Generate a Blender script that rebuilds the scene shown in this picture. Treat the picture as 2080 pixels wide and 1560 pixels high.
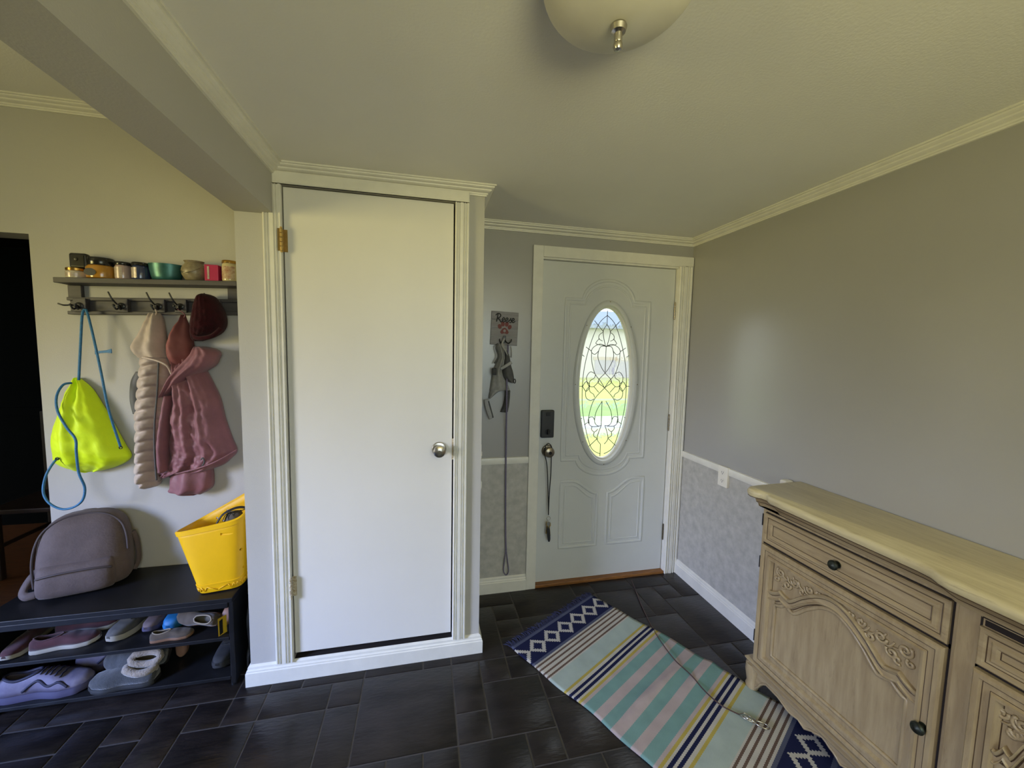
import bpy, bmesh, math, random
import numpy as np
from mathutils import Vector, Matrix, noise

for o in list(bpy.data.objects): bpy.data.objects.remove(o)
scene = bpy.context.scene
COL = scene.collection
random.seed(11)
PI = math.pi

# ------------------------------------------------------------------ camera
F_PX, YAW, PITCH, ROLL = 800.58, .2209, -.0827, .0200
CAM = Vector((.567, -1.846, 1.5004))
FWD = Vector((math.sin(YAW)*math.cos(PITCH), math.cos(YAW)*math.cos(PITCH), math.sin(PITCH)))
_r = Vector((math.cos(YAW), -math.sin(YAW), 0)); _u = _r.cross(FWD)
RIGHT = _r*math.cos(ROLL) + _u*math.sin(ROLL)
UP = -_r*math.sin(ROLL) + _u*math.cos(ROLL)
cam_data = bpy.data.cameras.new('camera'); cam = bpy.data.objects.new('camera', cam_data); COL.objects.link(cam)
cam_data.sensor_fit = 'HORIZONTAL'; cam_data.sensor_width = 36.0
cam_data.lens = 36.0*F_PX/2080.0; cam_data.clip_start = .02; cam_data.clip_end = 300
m = Matrix.Identity(4)
for i in range(3):
    m[i][0] = RIGHT[i]; m[i][1] = UP[i]; m[i][2] = -FWD[i]; m[i][3] = CAM[i]
cam.matrix_world = m
scene.camera = cam

def ray(u, v): return FWD + RIGHT*((u-1040)/F_PX) - UP*((v-780)/F_PX)
def _pl(u, v, ax, val):
    d = ray(u, v); return CAM + d*((val-CAM[ax])/d[ax])
def PX(u, v, x): return _pl(u, v, 0, x)      # photo direction met with the plane X = x, and so on
def PY(u, v, y): return _pl(u, v, 1, y)
def PZ(u, v, z): return _pl(u, v, 2, z)

# ------------------------------------------------------------------ world and light
H, H2 = 2.2414, 2.536            # ceilings of the entry and of the room beside it
R, D, W = 2.278, .463, .351      # right wall, entry wall, coat wall
BL, BR, ZB = -.180, -.034, 2.042 # beam
XC = .837                        # closet's right corner
YB, XL = -3.7, -3.3              # walls behind the camera / far left
world = bpy.data.worlds.new('world'); scene.world = world; world.use_nodes = True
bg = world.node_tree.nodes['Background']; bg.inputs['Color'].default_value = (.86, .93, 1.0, 1); bg.inputs['Strength'].default_value = 3.2
def area(name, loc, target, sx, sy, power, color, spread=180):
    d = bpy.data.lights.new(name, 'AREA'); d.shape = 'RECTANGLE'; d.size = sx; d.size_y = sy; d.energy = power; d.color = color
    d.spread = math.radians(spread)
    o = bpy.data.objects.new(name, d); COL.objects.link(o); o.location = loc
    o.rotation_euler = (Vector(target)-Vector(loc)).to_track_quat('-Z', 'Y').to_euler()
    return o
# daylight through the windows of the side room and the wall behind the camera:
# blue-white from the sky (downwards), yellow-green off the lawn (upwards), a warm side lamp tilted down
def tilted(name, loc, az, tilt, *a):
    d = Vector((math.cos(math.radians(az))*math.cos(math.radians(tilt)), math.sin(math.radians(az))*math.cos(math.radians(tilt)), math.sin(math.radians(tilt))))
    return area(name, loc, Vector(loc)+d, *a)
tilted('daylight_side_window', (XL+.15, -1.95, 1.42), 27, -34, .9, 1.2, 68, (.06, .27, 1.0), 75)
tilted('warm_light_side_window', (XL+.15, -1.95, 1.42), 27, -13, .9, 1.2, 23, (1.0, .82, .26), 75)  # warm light aimed slightly down, its colour and power fitted
tilted('lawn_light_side_ceiling', (XL+.15, -1.95, 1.42), 27, 42, .9, 1.2, 9, (1.0, .88, .46), 75)
tilted('daylight_back_window', (1.05, YB+.1, 1.45), 92, -30, 1.5, 1.2, 10.5, (.62, .83, 1.0), 120)
tilted('lawn_light_back_window', (1.05, YB+.1, 1.45), 92, 60, 1.5, 1.2, 52, (1.0, .87, .40), 120)

vs = scene.view_settings
scene.display_settings.display_device = 'sRGB'
vs.view_transform = 'Standard'; vs.look = 'None'; vs.exposure = 0.0; vs.gamma = 1.0; vs.use_curve_mapping = False
scene.cycles.max_bounces = 10; scene.cycles.diffuse_bounces = 6; scene.cycles.glossy_bounces = 4
scene.cycles.transparent_max_bounces = 16; scene.cycles.sample_clamp_indirect = 4.0
scene.cycles.caustics_reflective = False; scene.cycles.caustics_refractive = False

# ------------------------------------------------------------------ materials
def srgb(r, g, b):
    f = lambda c: (c/255)/12.92 if c/255 <= .04045 else ((c/255+.055)/1.055)**2.4
    return (f(r), f(g), f(b))
def mat(name, col, rough=.5, metal=0, var=.08, vscale=6, bump=0, bscale=80, stretch=(1, 1, 1), coat=0, sheen=0, spec=.5, trans=0, col2=None, detail=4, rand=0):
    M = bpy.data.materials.new(name); M.use_nodes = True
    nt = M.node_tree; N = nt.nodes; L = nt.links; b = N['Principled BSDF']
    b.inputs['Roughness'].default_value = rough; b.inputs['Metallic'].default_value = metal
    b.inputs['Coat Weight'].default_value = coat; b.inputs['Coat Roughness'].default_value = .15
    b.inputs['Sheen Weight'].default_value = sheen; b.inputs['Specular IOR Level'].default_value = spec
    b.inputs['Transmission Weight'].default_value = trans
    tc = N.new('ShaderNodeTexCoord'); mp = N.new('ShaderNodeMapping'); mp.inputs['Scale'].default_value = stretch
    L.new(tc.outputs['Object'], mp.inputs['Vector'])
    n = N.new('ShaderNodeTexNoise'); n.inputs['Scale'].default_value = vscale; n.inputs['Detail'].default_value = detail; n.inputs['Roughness'].default_value = .6
    L.new(mp.outputs['Vector'], n.inputs['Vector'])
    r = N.new('ShaderNodeValToRGB'); r.color_ramp.elements[0].position = .3; r.color_ramp.elements[1].position = .7
    a = col2 if col2 else tuple(c*(1-var) for c in col)
    c1 = col if col2 else tuple(min(1, c*(1+var)) for c in col)
    r.color_ramp.elements[0].color = (*a, 1); r.color_ramp.elements[1].color = (*c1, 1)
    L.new(n.outputs['Fac'], r.inputs['Fac'])
    out = r.outputs['Color']
    if rand:
        oi = N.new('ShaderNodeObjectInfo'); mr = N.new('ShaderNodeMapRange'); mr.inputs['To Min'].default_value = 1-rand; mr.inputs['To Max'].default_value = 1+rand
        L.new(oi.outputs['Random'], mr.inputs['Value'])
        hs = N.new('ShaderNodeHueSaturation'); L.new(mr.outputs['Result'], hs.inputs['Value']); L.new(out, hs.inputs['Color']); out = hs.outputs['Color']
        # shift the grain so that no two pieces match
        cb = N.new('ShaderNodeCombineXYZ'); mm = N.new('ShaderNodeMath'); mm.operation = 'MULTIPLY'; mm.inputs[1].default_value = 37.0
        L.new(oi.outputs['Random'], mm.inputs[0]); L.new(mm.outputs[0], cb.inputs[0]); L.new(mm.outputs[0], cb.inputs[1]); L.new(cb.outputs[0], mp.inputs['Location'])
    L.new(out, b.inputs['Base Color'])
    if bump:
        n2 = N.new('ShaderNodeTexNoise'); n2.inputs['Scale'].default_value = bscale; n2.inputs['Detail'].default_value = 3
        L.new(mp.outputs['Vector'], n2.inputs['Vector'])
        bp = N.new('ShaderNodeBump'); bp.inputs['Strength'].default_value = bump; bp.inputs['Distance'].default_value = .004
        L.new(n2.outputs['Fac'], bp.inputs['Height']); L.new(bp.outputs['Normal'], b.inputs['Normal'])
    return M
WALLC = srgb(157, 156, 155)
M = {}
M['paint'] = mat('grey_wall_paint', WALLC, .30, var=.03, vscale=2, bump=.03, bscale=180, spec=.95)
M['paint_soft'] = mat('grey_matt_paint', srgb(179, 177, 173), .55, var=.03, vscale=2, bump=.1, bscale=180, spec=.35)
M['ceil'] = mat('ceiling_paint', srgb(226, 225, 221), .8, var=.03, vscale=1.5, bump=.15, bscale=140, spec=.2)
M['trim'] = mat('white_trim_paint', srgb(218, 216, 208), .38, var=.05, vscale=12, bump=.08, bscale=60)
M['door_white'] = mat('white_door_paint', srgb(216, 214, 210), .42, var=.02, vscale=3, bump=.04, bscale=40)
M['door_grey'] = mat('entry_door_paint', srgb(202, 204, 203), .36, var=.03, vscale=3, bump=.05, bscale=60)
M['wallpaper'] = mat('mottled_grey_wallpaper', srgb(188, 186, 180), .55, vscale=22, col2=srgb(162, 160, 155), bump=.08, bscale=90, detail=8)
M['grout'] = mat('grout', srgb(74, 69, 66), .6, var=.15, vscale=30)
M['slate'] = mat('dark_slate_tile', srgb(42, 36, 33), .32, vscale=6, col2=srgb(18, 15, 14), spec=.4, stretch=(1, 3.2, 1), bump=.35, bscale=26, detail=9, rand=.28)
M['wood_floor'] = mat('brown_wood_floor', srgb(120, 78, 48), .4, vscale=9, col2=srgb(84, 52, 32), stretch=(1, 9, 1))
M['dark_wall'] = mat('unlit_dark_blue_wall', srgb(11, 13, 14), .9, spec=.05)  # dark blue deepened to near black: the unlit room's darkness is in the colour
M['nickel'] = mat('brushed_nickel', srgb(188, 183, 172), .26, 1, var=.06, vscale=40)
M['bronze_nickel'] = mat('aged_nickel', srgb(140, 130, 112), .3, 1, var=.15, vscale=40)
M['brass'] = mat('brass', srgb(196, 166, 104), .3, 1, var=.12, vscale=50)
M['worn_hinge'] = mat('paint_worn_hinge', srgb(214, 208, 190), .45, vscale=90, col2=srgb(136, 112, 70))
M['black_metal'] = mat('black_metal', (.012, .012, .013), .32, .3, spec=.6)
M['black_plastic'] = mat('black_plastic', (.02, .021, .023), .4)
M['plate'] = mat('white_plastic', srgb(226, 222, 212), .4, var=.02)
M['void'] = mat('dark_gap', (.012, .007, .006), .9)
M['threshold'] = mat('oak_threshold', srgb(150, 100, 48), .5, vscale=14, col2=srgb(104, 66, 30), stretch=(1, 9, 9))

def pane_glass():
    G = bpy.data.materials.new('clear_glass'); G.use_nodes = True
    nt = G.node_tree; nt.nodes.clear(); N = nt.nodes
    out = N.new('ShaderNodeOutputMaterial'); mx = N.new('ShaderNodeMixShader'); tr = N.new('ShaderNodeBsdfTransparent'); gl = N.new('ShaderNodeBsdfGlossy')
    tr.inputs['Color'].default_value = (.95, .96, .95, 1); gl.inputs['Roughness'].default_value = .05; mx.inputs['Fac'].default_value = .07
    nt.links.new(tr.outputs[0], mx.inputs[1]); nt.links.new(gl.outputs[0], mx.inputs[2]); nt.links.new(mx.outputs[0], out.inputs['Surface'])
    return G
# ------------------------------------------------------------------ mesh helpers
class MB:
    def __init__(s): s.v = []; s.f = []
    def add(s, vs, fs):
        k = len(s.v); s.v += [tuple(p) for p in vs]; s.f += [tuple(i+k for i in f) for f in fs]; return s
    def box(s, x0, x1, y0, y1, z0, z1):
        return s.add([(x, y, z) for z in (z0, z1) for y in (y0, y1) for x in (x0, x1)],
                     [(0, 2, 3, 1), (4, 5, 7, 6), (0, 1, 5, 4), (2, 6, 7, 3), (0, 4, 6, 2), (1, 3, 7, 5)])
    def loft(s, rings, cap=True, closed=True, loop=False):
        n = len(rings[0]); vs = [p for r in rings for p in r]; fs = []
        K = len(rings)
        for i in range(K if loop else K-1):
            for j in range(n if closed else n-1):
                a = i*n+j; b = i*n+(j+1) % n; i2 = (i+1) % K
                fs.append((a, b, i2*n+(j+1) % n, i2*n+j))
        if cap and not loop: fs += [tuple(range(n))[::-1], tuple(range((K-1)*n, K*n))]
        return s.add(vs, fs)
    def lathe(s, prof, c=(0, 0, 0), n=24, axis=(0, 0, 1)):
        ax = Vector(axis).normalized(); t = Vector((1, 0, 0)) if abs(ax.x) < .9 else Vector((0, 1, 0))
        e1 = ax.cross(t).normalized(); e2 = ax.cross(e1); c = Vector(c)
        rings = [[c+ax*h+(e1*math.cos(2*PI*k/n)+e2*math.sin(2*PI*k/n))*max(r, 1e-5) for k in range(n)] for r, h in prof]
        return s.loft(rings)
    def cyl(s, p0, p1, r, n=12, r1=None):
        p0 = Vector(p0); p1 = Vector(p1); L = (p1-p0).length
        return s.lathe([(r, 0), (r if r1 is None else r1, L)], p0, n, p1-p0)
    def tube(s, pts, r, n=8, closed=False, flat=1.0, nrm=None):
        pts = [Vector(p) for p in pts]; K = len(pts); rings = []; prev = None
        for i in range(K):
            if closed: t = pts[(i+1) % K]-pts[i-1]
            else: t = pts[min(i+1, K-1)]-pts[max(i-1, 0)]
            if t.length < 1e-9: t = Vector((0, 0, 1))
            t.normalize()
            if nrm is not None: a = Vector(nrm)
            elif prev is None: a = Vector((0, 0, 1)) if abs(t.z) < .9 else Vector((1, 0, 0))
            else: a = prev
            a = (a-t*a.dot(t))
            if a.length < 1e-6: a = t.orthogonal()
            a.normalize(); b = t.cross(a); prev = a
            rr = r[i] if isinstance(r, (list, tuple)) else r
            rings.append([pts[i]+(b*math.cos(2*PI*k/n)+a*flat*math.sin(2*PI*k/n))*rr for k in range(n)])
        return s.loft(rings, cap=not closed, loop=closed)
    def prism(s, poly, fn, a, b):
        n = len(poly)
        return s.add([fn(p, a) for p in poly]+[fn(p, b) for p in poly],
                     [tuple(range(n))[::-1], tuple(range(n, 2*n))]+[(i, (i+1) % n, n+(i+1) % n, n+i) for i in range(n)])
    def build(s, name, material, parent=None, smooth=False, bevel=0, sub=0, solid=0, weld=False, segs=2):
        me = bpy.data.meshes.new(name); me.from_pydata(s.v, [], s.f)
        bm = bmesh.new(); bm.from_mesh(me)
        if weld: bmesh.ops.remove_doubles(bm, verts=bm.verts, dist=1e-5)
        bmesh.ops.recalc_face_normals(bm, faces=bm.faces); bm.to_mesh(me); bm.free()
        if isinstance(material, str): material = M[material]
        me.materials.append(material)
        if smooth is True: me.shade_smooth()
        elif smooth: me.shade_smooth(); me.set_sharp_from_angle(angle=math.radians(smooth))
        o = bpy.data.objects.new(name, me); COL.objects.link(o)
        if solid:
            md = o.modifiers.new('thickness', 'SOLIDIFY'); md.thickness = solid; md.offset = -1
        if bevel:
            md = o.modifiers.new('bevel', 'BEVEL'); md.width = bevel; md.segments = segs; md.limit_method = 'ANGLE'; md.angle_limit = math.radians(40); md.harden_normals = False
        if sub:
            md = o.modifiers.new('subdivision', 'SUBSURF'); md.levels = sub; md.render_levels = sub
        if parent is not None: attach(o, parent)
        return o
def attach(o, parent):
    o.parent = parent
    root = parent
    loc = Vector((0, 0, 0)); q = parent
    if q.type == 'EMPTY': o.matrix_parent_inverse = Matrix.Translation(-q.location)
    return o
def thing(name, label, cat, loc, group=None):
    o = bpy.data.objects.new(name, None); o.empty_display_size = .05; o.location = loc; COL.objects.link(o)
    o['label'] = label; o['category'] = cat
    if group: o['group'] = group
    return o
def tag(o, label, cat, group=None):
    o['label'] = label; o['category'] = cat
    if group: o['group'] = group
    return o
def struct(o, label=None):
    o['kind'] = 'structure'
    if label: o['label'] = label
    return o
def spline(pts, n, closed=False):
    pts = [Vector(p) for p in pts]; K = len(pts); out = []
    segs = K if closed else K-1
    for i in range(segs):
        g = (lambda k: pts[k % K]) if closed else (lambda k: pts[max(0, min(K-1, k))])
        p0, p1, p2, p3 = g(i-1), g(i), g(i+1), g(i+2)
        for j in range(n):
            t = j/n
            out.append(.5*((2*p1)+(p2-p0)*t+(2*p0-5*p1+4*p2-p3)*t*t+(3*p1-p0-3*p2+p3)*t**3))
    if not closed: out.append(pts[-1])
    return out
def mould(path, side, prof):
    """profile (offset from wall, z) carried along an XY path with mitred corners"""
    P = [Vector(p) for p in path]; n = len(P); offs = []
    for i in range(n):
        ds = []
        if i > 0: ds.append((P[i]-P[i-1]).normalized())
        if i < n-1: ds.append((P[i+1]-P[i]).normalized())
        ns = [Vector((-d.y, d.x))*side for d in ds]
        if len(ns) == 1: offs.append(ns[0])
        else:
            b = (ns[0]+ns[1]).normalized(); offs.append(b/max(.2, b.dot(ns[0])))
    rings = [[(P[i].x+offs[i].x*o, P[i].y+offs[i].y*o, z) for o, z in prof] for i in range(n)]
    return MB().loft(rings)
# ================================================================== THE SETTING
# floor: slate tiles on a grout bed, sizes of one to three modules
U, TX0, TY0 = .1315, .303, -.064
floor = struct(MB().box(-1.9, R+.1, YB-.1, .62, -.06, -.0035).box(XL-.1, -1.9, YB-.1, W+.1, -.06, -.0035).build('floor', 'grout'), 'dark slate tile floor with pale grout lines')
I0, I1, J0, J1 = -17, 15, -5, 11
taken = {}
placed = []
def put(i, j, w, h):
    for a in range(i, i+w):
        for b in range(j, j+h): taken[(a, b)] = 1
    placed.append((i, j, w, h))
for t in [(0, 0, 3, 3), (3, 0, 1, 2), (3, 2, 1, 1), (4, 0, 1, 1), (5, 0, 1, 1), (4, 1, 2, 2), (-1, 0, 1, 1), (-1, 1, 1, 2), (-3, 0, 2, 1), (-3, 1, 2, 2),
          (-4, 0, 1, 1), (-5, 0, 1, 1), (-5, 1, 2, 2), (-6, 0, 1, 2), (-7, 0, 1, 1), (0, -1, 2, 1), (-2, -1, 2, 1), (0, 3, 1, 1), (1, 3, 1, 1), (2, 3, 1, 1), (3, 3, 2, 2), (5, 3, 1, 1), (6, 0, 1, 2), (6, 2, 2, 2)]:
    put(*t)
rt = random.Random(5)
for j in range(J0, J1):
    for i in range(I0, I1):
        if (i, j) in taken: continue
        opts = [(3, 3), (2, 2), (2, 2), (1, 2), (2, 1), (1, 1), (2, 3), (1, 1)]
        rt.shuffle(opts)
        for w, h in opts+[(1, 1)]:
            if i+w <= I1 and j+h <= J1 and all((a, b) not in taken for a in range(i, i+w) for b in range(j, j+h)):
                put(i, j, w, h); break
tile_mesh = {}
def tile_of(w, h):
    if (w, h) not in tile_mesh:
        g, e = .0036, .0022
        x0, x1, y0, y1 = g, w*U-g, -h*U+g, -g
        r0 = [(x0, y0, -.004), (x1, y0, -.004), (x1, y1, -.004), (x0, y1, -.004)]
        r1 = [(x, y, -.0012) for x, y, z in r0]
        r2 = [(x0+e, y0+e, 0), (x1-e, y0+e, 0), (x1-e, y1-e, 0), (x0+e, y1-e, 0)]
        o = MB().loft([r0, r1, r2]).build('tile', 'slate', smooth=30); me = o.data; bpy.data.objects.remove(o); tile_mesh[(w, h)] = me
    return tile_mesh[(w, h)]
def tile_in_room(i, j, w, h):
    x0, x1, y1, y0 = TX0+i*U, TX0+(i+w)*U, TY0-j*U, TY0-(j+h)*U
    if x1 > R+.02 or y1 > D+.09: pass
    if y0 > W-.02 and x1 < XC: return False
    if x0 > R or y0 > D+.02: return False
    if x1 < XC-.05 and x0 > BL and y0 > .02: return False
    return True
for (i, j, w, h) in placed:
    if not tile_in_room(i, j, w, h): continue
    o = bpy.data.objects.new('tile', tile_of(w, h)); COL.objects.link(o)
    o.location = (TX0+i*U, TY0-j*U, rt.uniform(-.0004, .0004)); attach(o, floor)
# floor beyond the tiles that the picture shows
far = MB().box(TX0+I0*U, R, YB, TY0-J1*U, -.0035, -.0005).box(XL, TX0+I0*U, YB, W, -.0035, -.0005).build('slate_field', 'slate', floor); far['kind'] = 'stuff'

def wall(name, mb, m='paint', label=None): return struct(mb.build(name, m), label)
wr = wall('wall_right', MB().box(R, R+.12, YB-.1, D+.14, 0, H), label='plain grey painted wall above the sideboard')
wp = MB().box(R-.0025, R+.001, YB, D, .0, .83).build('wallpaper_panel', 'wallpaper', wr); wp['label'] = 'mottled grey wallpaper below the rail'
SL0, SL1, ST = 1.263, 2.173, 2.052     # entry door slab
wb = wall('wall_back', MB().box(XC-.1, SL0-.02, D, D+.14, 0, H).box(SL1+.02, R, D, D+.14, 0, H).box(SL0-.02, SL1+.02, D, D+.14, ST+.012, H), label='grey entry wall around the white front door')
wp = MB().box(XC, SL0-.02, D-.0025, D+.001, 0, .83).build('wallpaper_panel', 'wallpaper', wb); wp['label'] = 'mottled grey wallpaper below the rail'
CD0, CD1, CT, CB = 0.0, .7008, 2.158, .118    # closet door
wc = wall('wall_closet', MB().box(BL, CD0-.004, 0, .1, 0, ZB).box(BR, CD0-.004, 0, .1, ZB, H).box(CD1+.004, XC, 0, .1, 0, H).box(CD0-.004, CD1+.004, 0, .1, CT+.004, H)
     .box(XC-.1, XC, .1, D, 0, H).box(BL, XC-.1, W, W+.1, 0, H).box(BL, BL+.1, .1, W, 0, H2), 'paint_soft', label='grey wall of the built-out closet')
MB().box(CD0-.004, CD1+.004, .001, .1, 0, .088).build('closet_sill', 'void', wc)
MB().box(BL+.1, XC-.1, .1, W, 0, .098).build('closet_floor', 'void', wc)
DW, DT = -1.125, 1.9713
wall('wall_coat', MB().box(DW, BL, W, W+.12, 0, H2).box(-2.25, DW, W, W+.12, DT, H2).box(XL, -2.25, W, W+.12, 0, H2), 'paint_soft', 'pale grey wall behind the coat rack')
struct(MB().box(BL, BR, YB, 0, ZB, H2+.05).build('ceiling_beam', 'paint_soft'), 'grey boxed ceiling beam between the two rooms')
struct(MB().box(BR, R+.1, YB, D+.14, H, H+.1).build('ceiling', 'ceil'), 'flat pale grey ceiling of the entry')
struct(MB().box(XL-.1, BL+.02, YB, W+.12, H2, H2+.1).build('ceiling_side_room', 'ceil'), 'higher ceiling of the side room')
# side room and the wall behind the camera, with their window openings
w1 = wall('wall_left', MB().box(XL-.12, XL, YB, -2.6, 0, H2).box(XL-.12, XL, -1.3, W+.1, 0, H2).box(XL-.12, XL, -2.6, -1.3, 0, .75).box(XL-.12, XL, -2.6, -1.3, 2.15, H2), 'paint_soft')
w2 = wall('wall_front', MB().box(XL, .2, YB-.12, YB, 0, H2).box(1.95, R+.1, YB-.12, YB, 0, H2).box(.2, 1.95, YB-.12, YB, 0, .8).box(.2, 1.95, YB-.12, YB, 2.15, H2), 'paint_soft')
def window(name, mb): return struct(mb.build(name, 'trim', bevel=.004))
mb = MB()
for z0, z1 in ((.78, .84), (1.47, 1.51), (2.16, 2.22)): mb.box(XL-.08, XL-.03, -2.62, -1.28, z0, z1)
for y0 in (-2.62, -1.97, -1.33): mb.box(XL-.08, XL-.03, y0, y0+.05, .78, 2.22)
window('window_1', mb)
mb = MB()
for z0, z1 in ((.78, .84), (1.45, 1.49), (2.11, 2.17)): mb.box(.18, 1.97, YB-.08, YB-.03, z0, z1)
for x0 in (.18, 1.05, 1.92): mb.box(x0, x0+.05, YB-.08, YB-.03, .78, 2.17)
window('window_2', mb)
M['pane'] = pane_glass()
MB().box(XL-.06, XL-.054, -2.58, -1.32, .80, 2.18).build('pane', 'pane', bpy.data.objects['window_1'])
MB().box(.22, 1.93, YB-.06, YB-.054, .80, 2.13).build('pane', 'pane', bpy.data.objects['window_2'])
# dark dining room behind the doorway
DX, DY = -.95, 2.1
struct(MB().box(-4.6, DX, W+.12, DY, -.06, -.002).build('floor_dining_room', 'wood_floor'), 'brown wood floor of the dark room')
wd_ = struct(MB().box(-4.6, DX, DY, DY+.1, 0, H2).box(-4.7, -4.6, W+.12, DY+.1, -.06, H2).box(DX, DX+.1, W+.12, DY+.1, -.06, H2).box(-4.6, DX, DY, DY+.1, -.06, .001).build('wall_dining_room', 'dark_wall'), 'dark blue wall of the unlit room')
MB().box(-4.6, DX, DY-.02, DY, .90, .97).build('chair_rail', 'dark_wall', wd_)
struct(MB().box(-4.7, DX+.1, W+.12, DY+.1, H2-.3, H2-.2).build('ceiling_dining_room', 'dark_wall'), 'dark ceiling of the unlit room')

# mouldings
CROWN = [(0, 0), (.050, 0), (.050, -.008), (.043, -.009), (.042, -.015), (.036, -.021), (.030, -.023), (.029, -.029), (.020, -.037), (.014, -.039), (.013, -.046), (.009, -.048), (.008, -.055), (0, -.056)]
def crown(name, path, side, z): return struct(mould(path, side, [(o*.92, z+dz*.78) for o, dz in CROWN]).build(name, 'trim', smooth=25))
crown('trim_1', [(BR, YB), (BR, 0), (XC, 0), (XC, D), (R, D), (R, YB)], -1, H)['label'] = 'cream crown moulding round the entry ceiling'
crown('trim_2', [(XL, W), (BL, W), (BL, YB)], -1, H2)['label'] = 'cream crown moulding in the side room'
BASE = [(0, 0), (.017, 0), (.017, .066), (.014, .070), (.014, .076), (.010, .082), (.009, .092), (.004, .098), (0, .1)]
def base(name, path, side, k=1): return struct(mould(path, side, [(o, z*k) for o, z in BASE]).build(name, 'trim', smooth=25))
base('baseboard_closet', [(BL, .32), (BL, 0), (XC, 0), (XC, D)], -1, .93)['label'] = 'white baseboard wrapped round the closet foot'
base('baseboard_back', [(XC+.017, D), (1.197, D)], -1)['label'] = 'white baseboard left of the front door'
base('baseboard_right', [(R, D-.018), (R, YB)], -1)['label'] = 'white baseboard along the right wall'
RAIL = [(0, .816), (.010, .816), (.013, .824), (.013, .848), (.010, .855), (0, .857)]
struct(mould([(XC, .05), (XC, D), (1.197, D)], -1, RAIL).build('trim_3', 'trim', smooth=25), 'white chair rail left of the front door')
struct(mould([(R, D-.018), (R, YB)], -1, RAIL).build('trim_4', 'trim', smooth=25), 'white chair rail on the right wall')

# closet casing: fluted boards
def fluted(x0, x1, yf, z0, z1, depth=.018, flutes=((.16, .06), (.30, .05), (.62, .05), (.78, .07))):
    w = x1-x0; sec = [(0, 0), (0, depth*.75), (.05, depth)]
    for c, hw in flutes: sec += [(c-hw, depth), (c-hw*.5, depth*.62), (c+hw*.5, depth*.62), (c+hw, depth)]
    sec += [(.95, depth), (1, depth*.75), (1, 0)]
    return MB().loft([[(x0+w*s, yf-d, z) for s, d in sec] for z in (z0, z1)])
cas = struct(fluted(-.074, -.003, 0, .088, CT+.001).build('trim_5', 'trim', smooth=25), 'white fluted casing round the closet door')
fluted(CD1+.003, CD1+.066, 0, .088, CT+.001).build('casing_side', 'trim', cas, smooth=25)
MB().box(BR-.001, CD1+.066, -.017, 0, CT+.004, 2.209).build('casing_head', 'trim', cas, bevel=.004)
MB().box(BR, CD1+.066, -.020, 0, CT+.004, CT+.012).build('casing_bead', 'trim', cas, bevel=.003)

# entry door casing
cas = struct(MB().box(1.196, SL0-.004, D-.018, D, 0, 2.128).build('trim_6', 'trim', bevel=.003), 'white casing round the front door')
fluted(SL1+.006, R-.004, D, 0, 2.07).build('casing_side', 'trim', cas, smooth=25)
MB().box(SL0-.004, R-.004, D-.018, D, ST+.012, 2.128).build('casing_head', 'trim', cas, bevel=.003)
MB().box(SL0-.02, SL0-.004, D-.001, D+.14, 0, ST+.012).box(SL1+.004, SL1+.02, D-.001, D+.14, 0, ST+.012).box(SL0-.02, SL1+.02, D-.001, D+.14, ST+.003, ST+.014).build('jamb', 'trim', cas)
MB().box(SL0-.004, SL1+.004, D-.012, D+.14, -.002, .018).build('threshold', 'threshold', cas, bevel=.004)
# ================================================================== DOORS
def hinge(parent, x, y, z, h, m, m2=None):
    mb = MB()
    for k in range(5): mb.cyl((x, y, z+h*k/5+.0012), (x, y, z+h*(k+1)/5-.0012), .0062, 10)
    mb.cyl((x, y, z-.006), (x, y, z), .0045, 10).cyl((x, y, z+h), (x, y, z+h+.006), .0045, 10)
    o = mb.build('hinge', m, parent, smooth=40)
    return o
def door_knob(parent, x, y, z, m, s=1.0, key=False):
    o = MB().lathe([(.001, 0), (.033*s, 0), (.034*s, .004), (.030*s, .009), (.014*s, .012), (.012*s, .026), (.018*s, .032), (.027*s, .040), (.029*s, .050), (.026*s, .058), (.016*s, .063), (.001, .064)], (x, y, z), 28, (0, -1, 0)).build('door_knob', m, parent, smooth=35)
    MB().lathe([(.001, 0), (.009*s, 0), (.009*s, .003), (.001, .0032)], (x, y-.0625, z), 16, (0, -1, 0)).build('knob_button', 'bronze_nickel' if not key else 'black_metal', o, smooth=35)
    return o
# closet door
cd = struct(MB().box(CD0, CD1-.003, .002, .037, CB, CT-.002).build('door_1', 'door_white', bevel=.002), 'plain white flush closet door')
door_knob(cd, .637, .002, 1.037, 'nickel')
MB().box(CD1-.004, CD1+.004, -.004, .004, .985, 1.085).build('strike_plate', 'worn_hinge', cd, bevel=.001)
hinge(cd, -.004, -.019, 1.893, .09, 'brass'); hinge(cd, -.004, -.019, .392, .09, 'worn_hinge')
MB().box(-.018, -.004, -.0195, -.0165, 1.893, 1.983).box(-.003, .014, -.001, .003, 1.893, 1.983).build('hinge_leaf', 'brass', cd)
MB().box(-.003, .014, -.001, .003, .392, .482).build('hinge_leaf', 'worn_hinge', cd)

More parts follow.
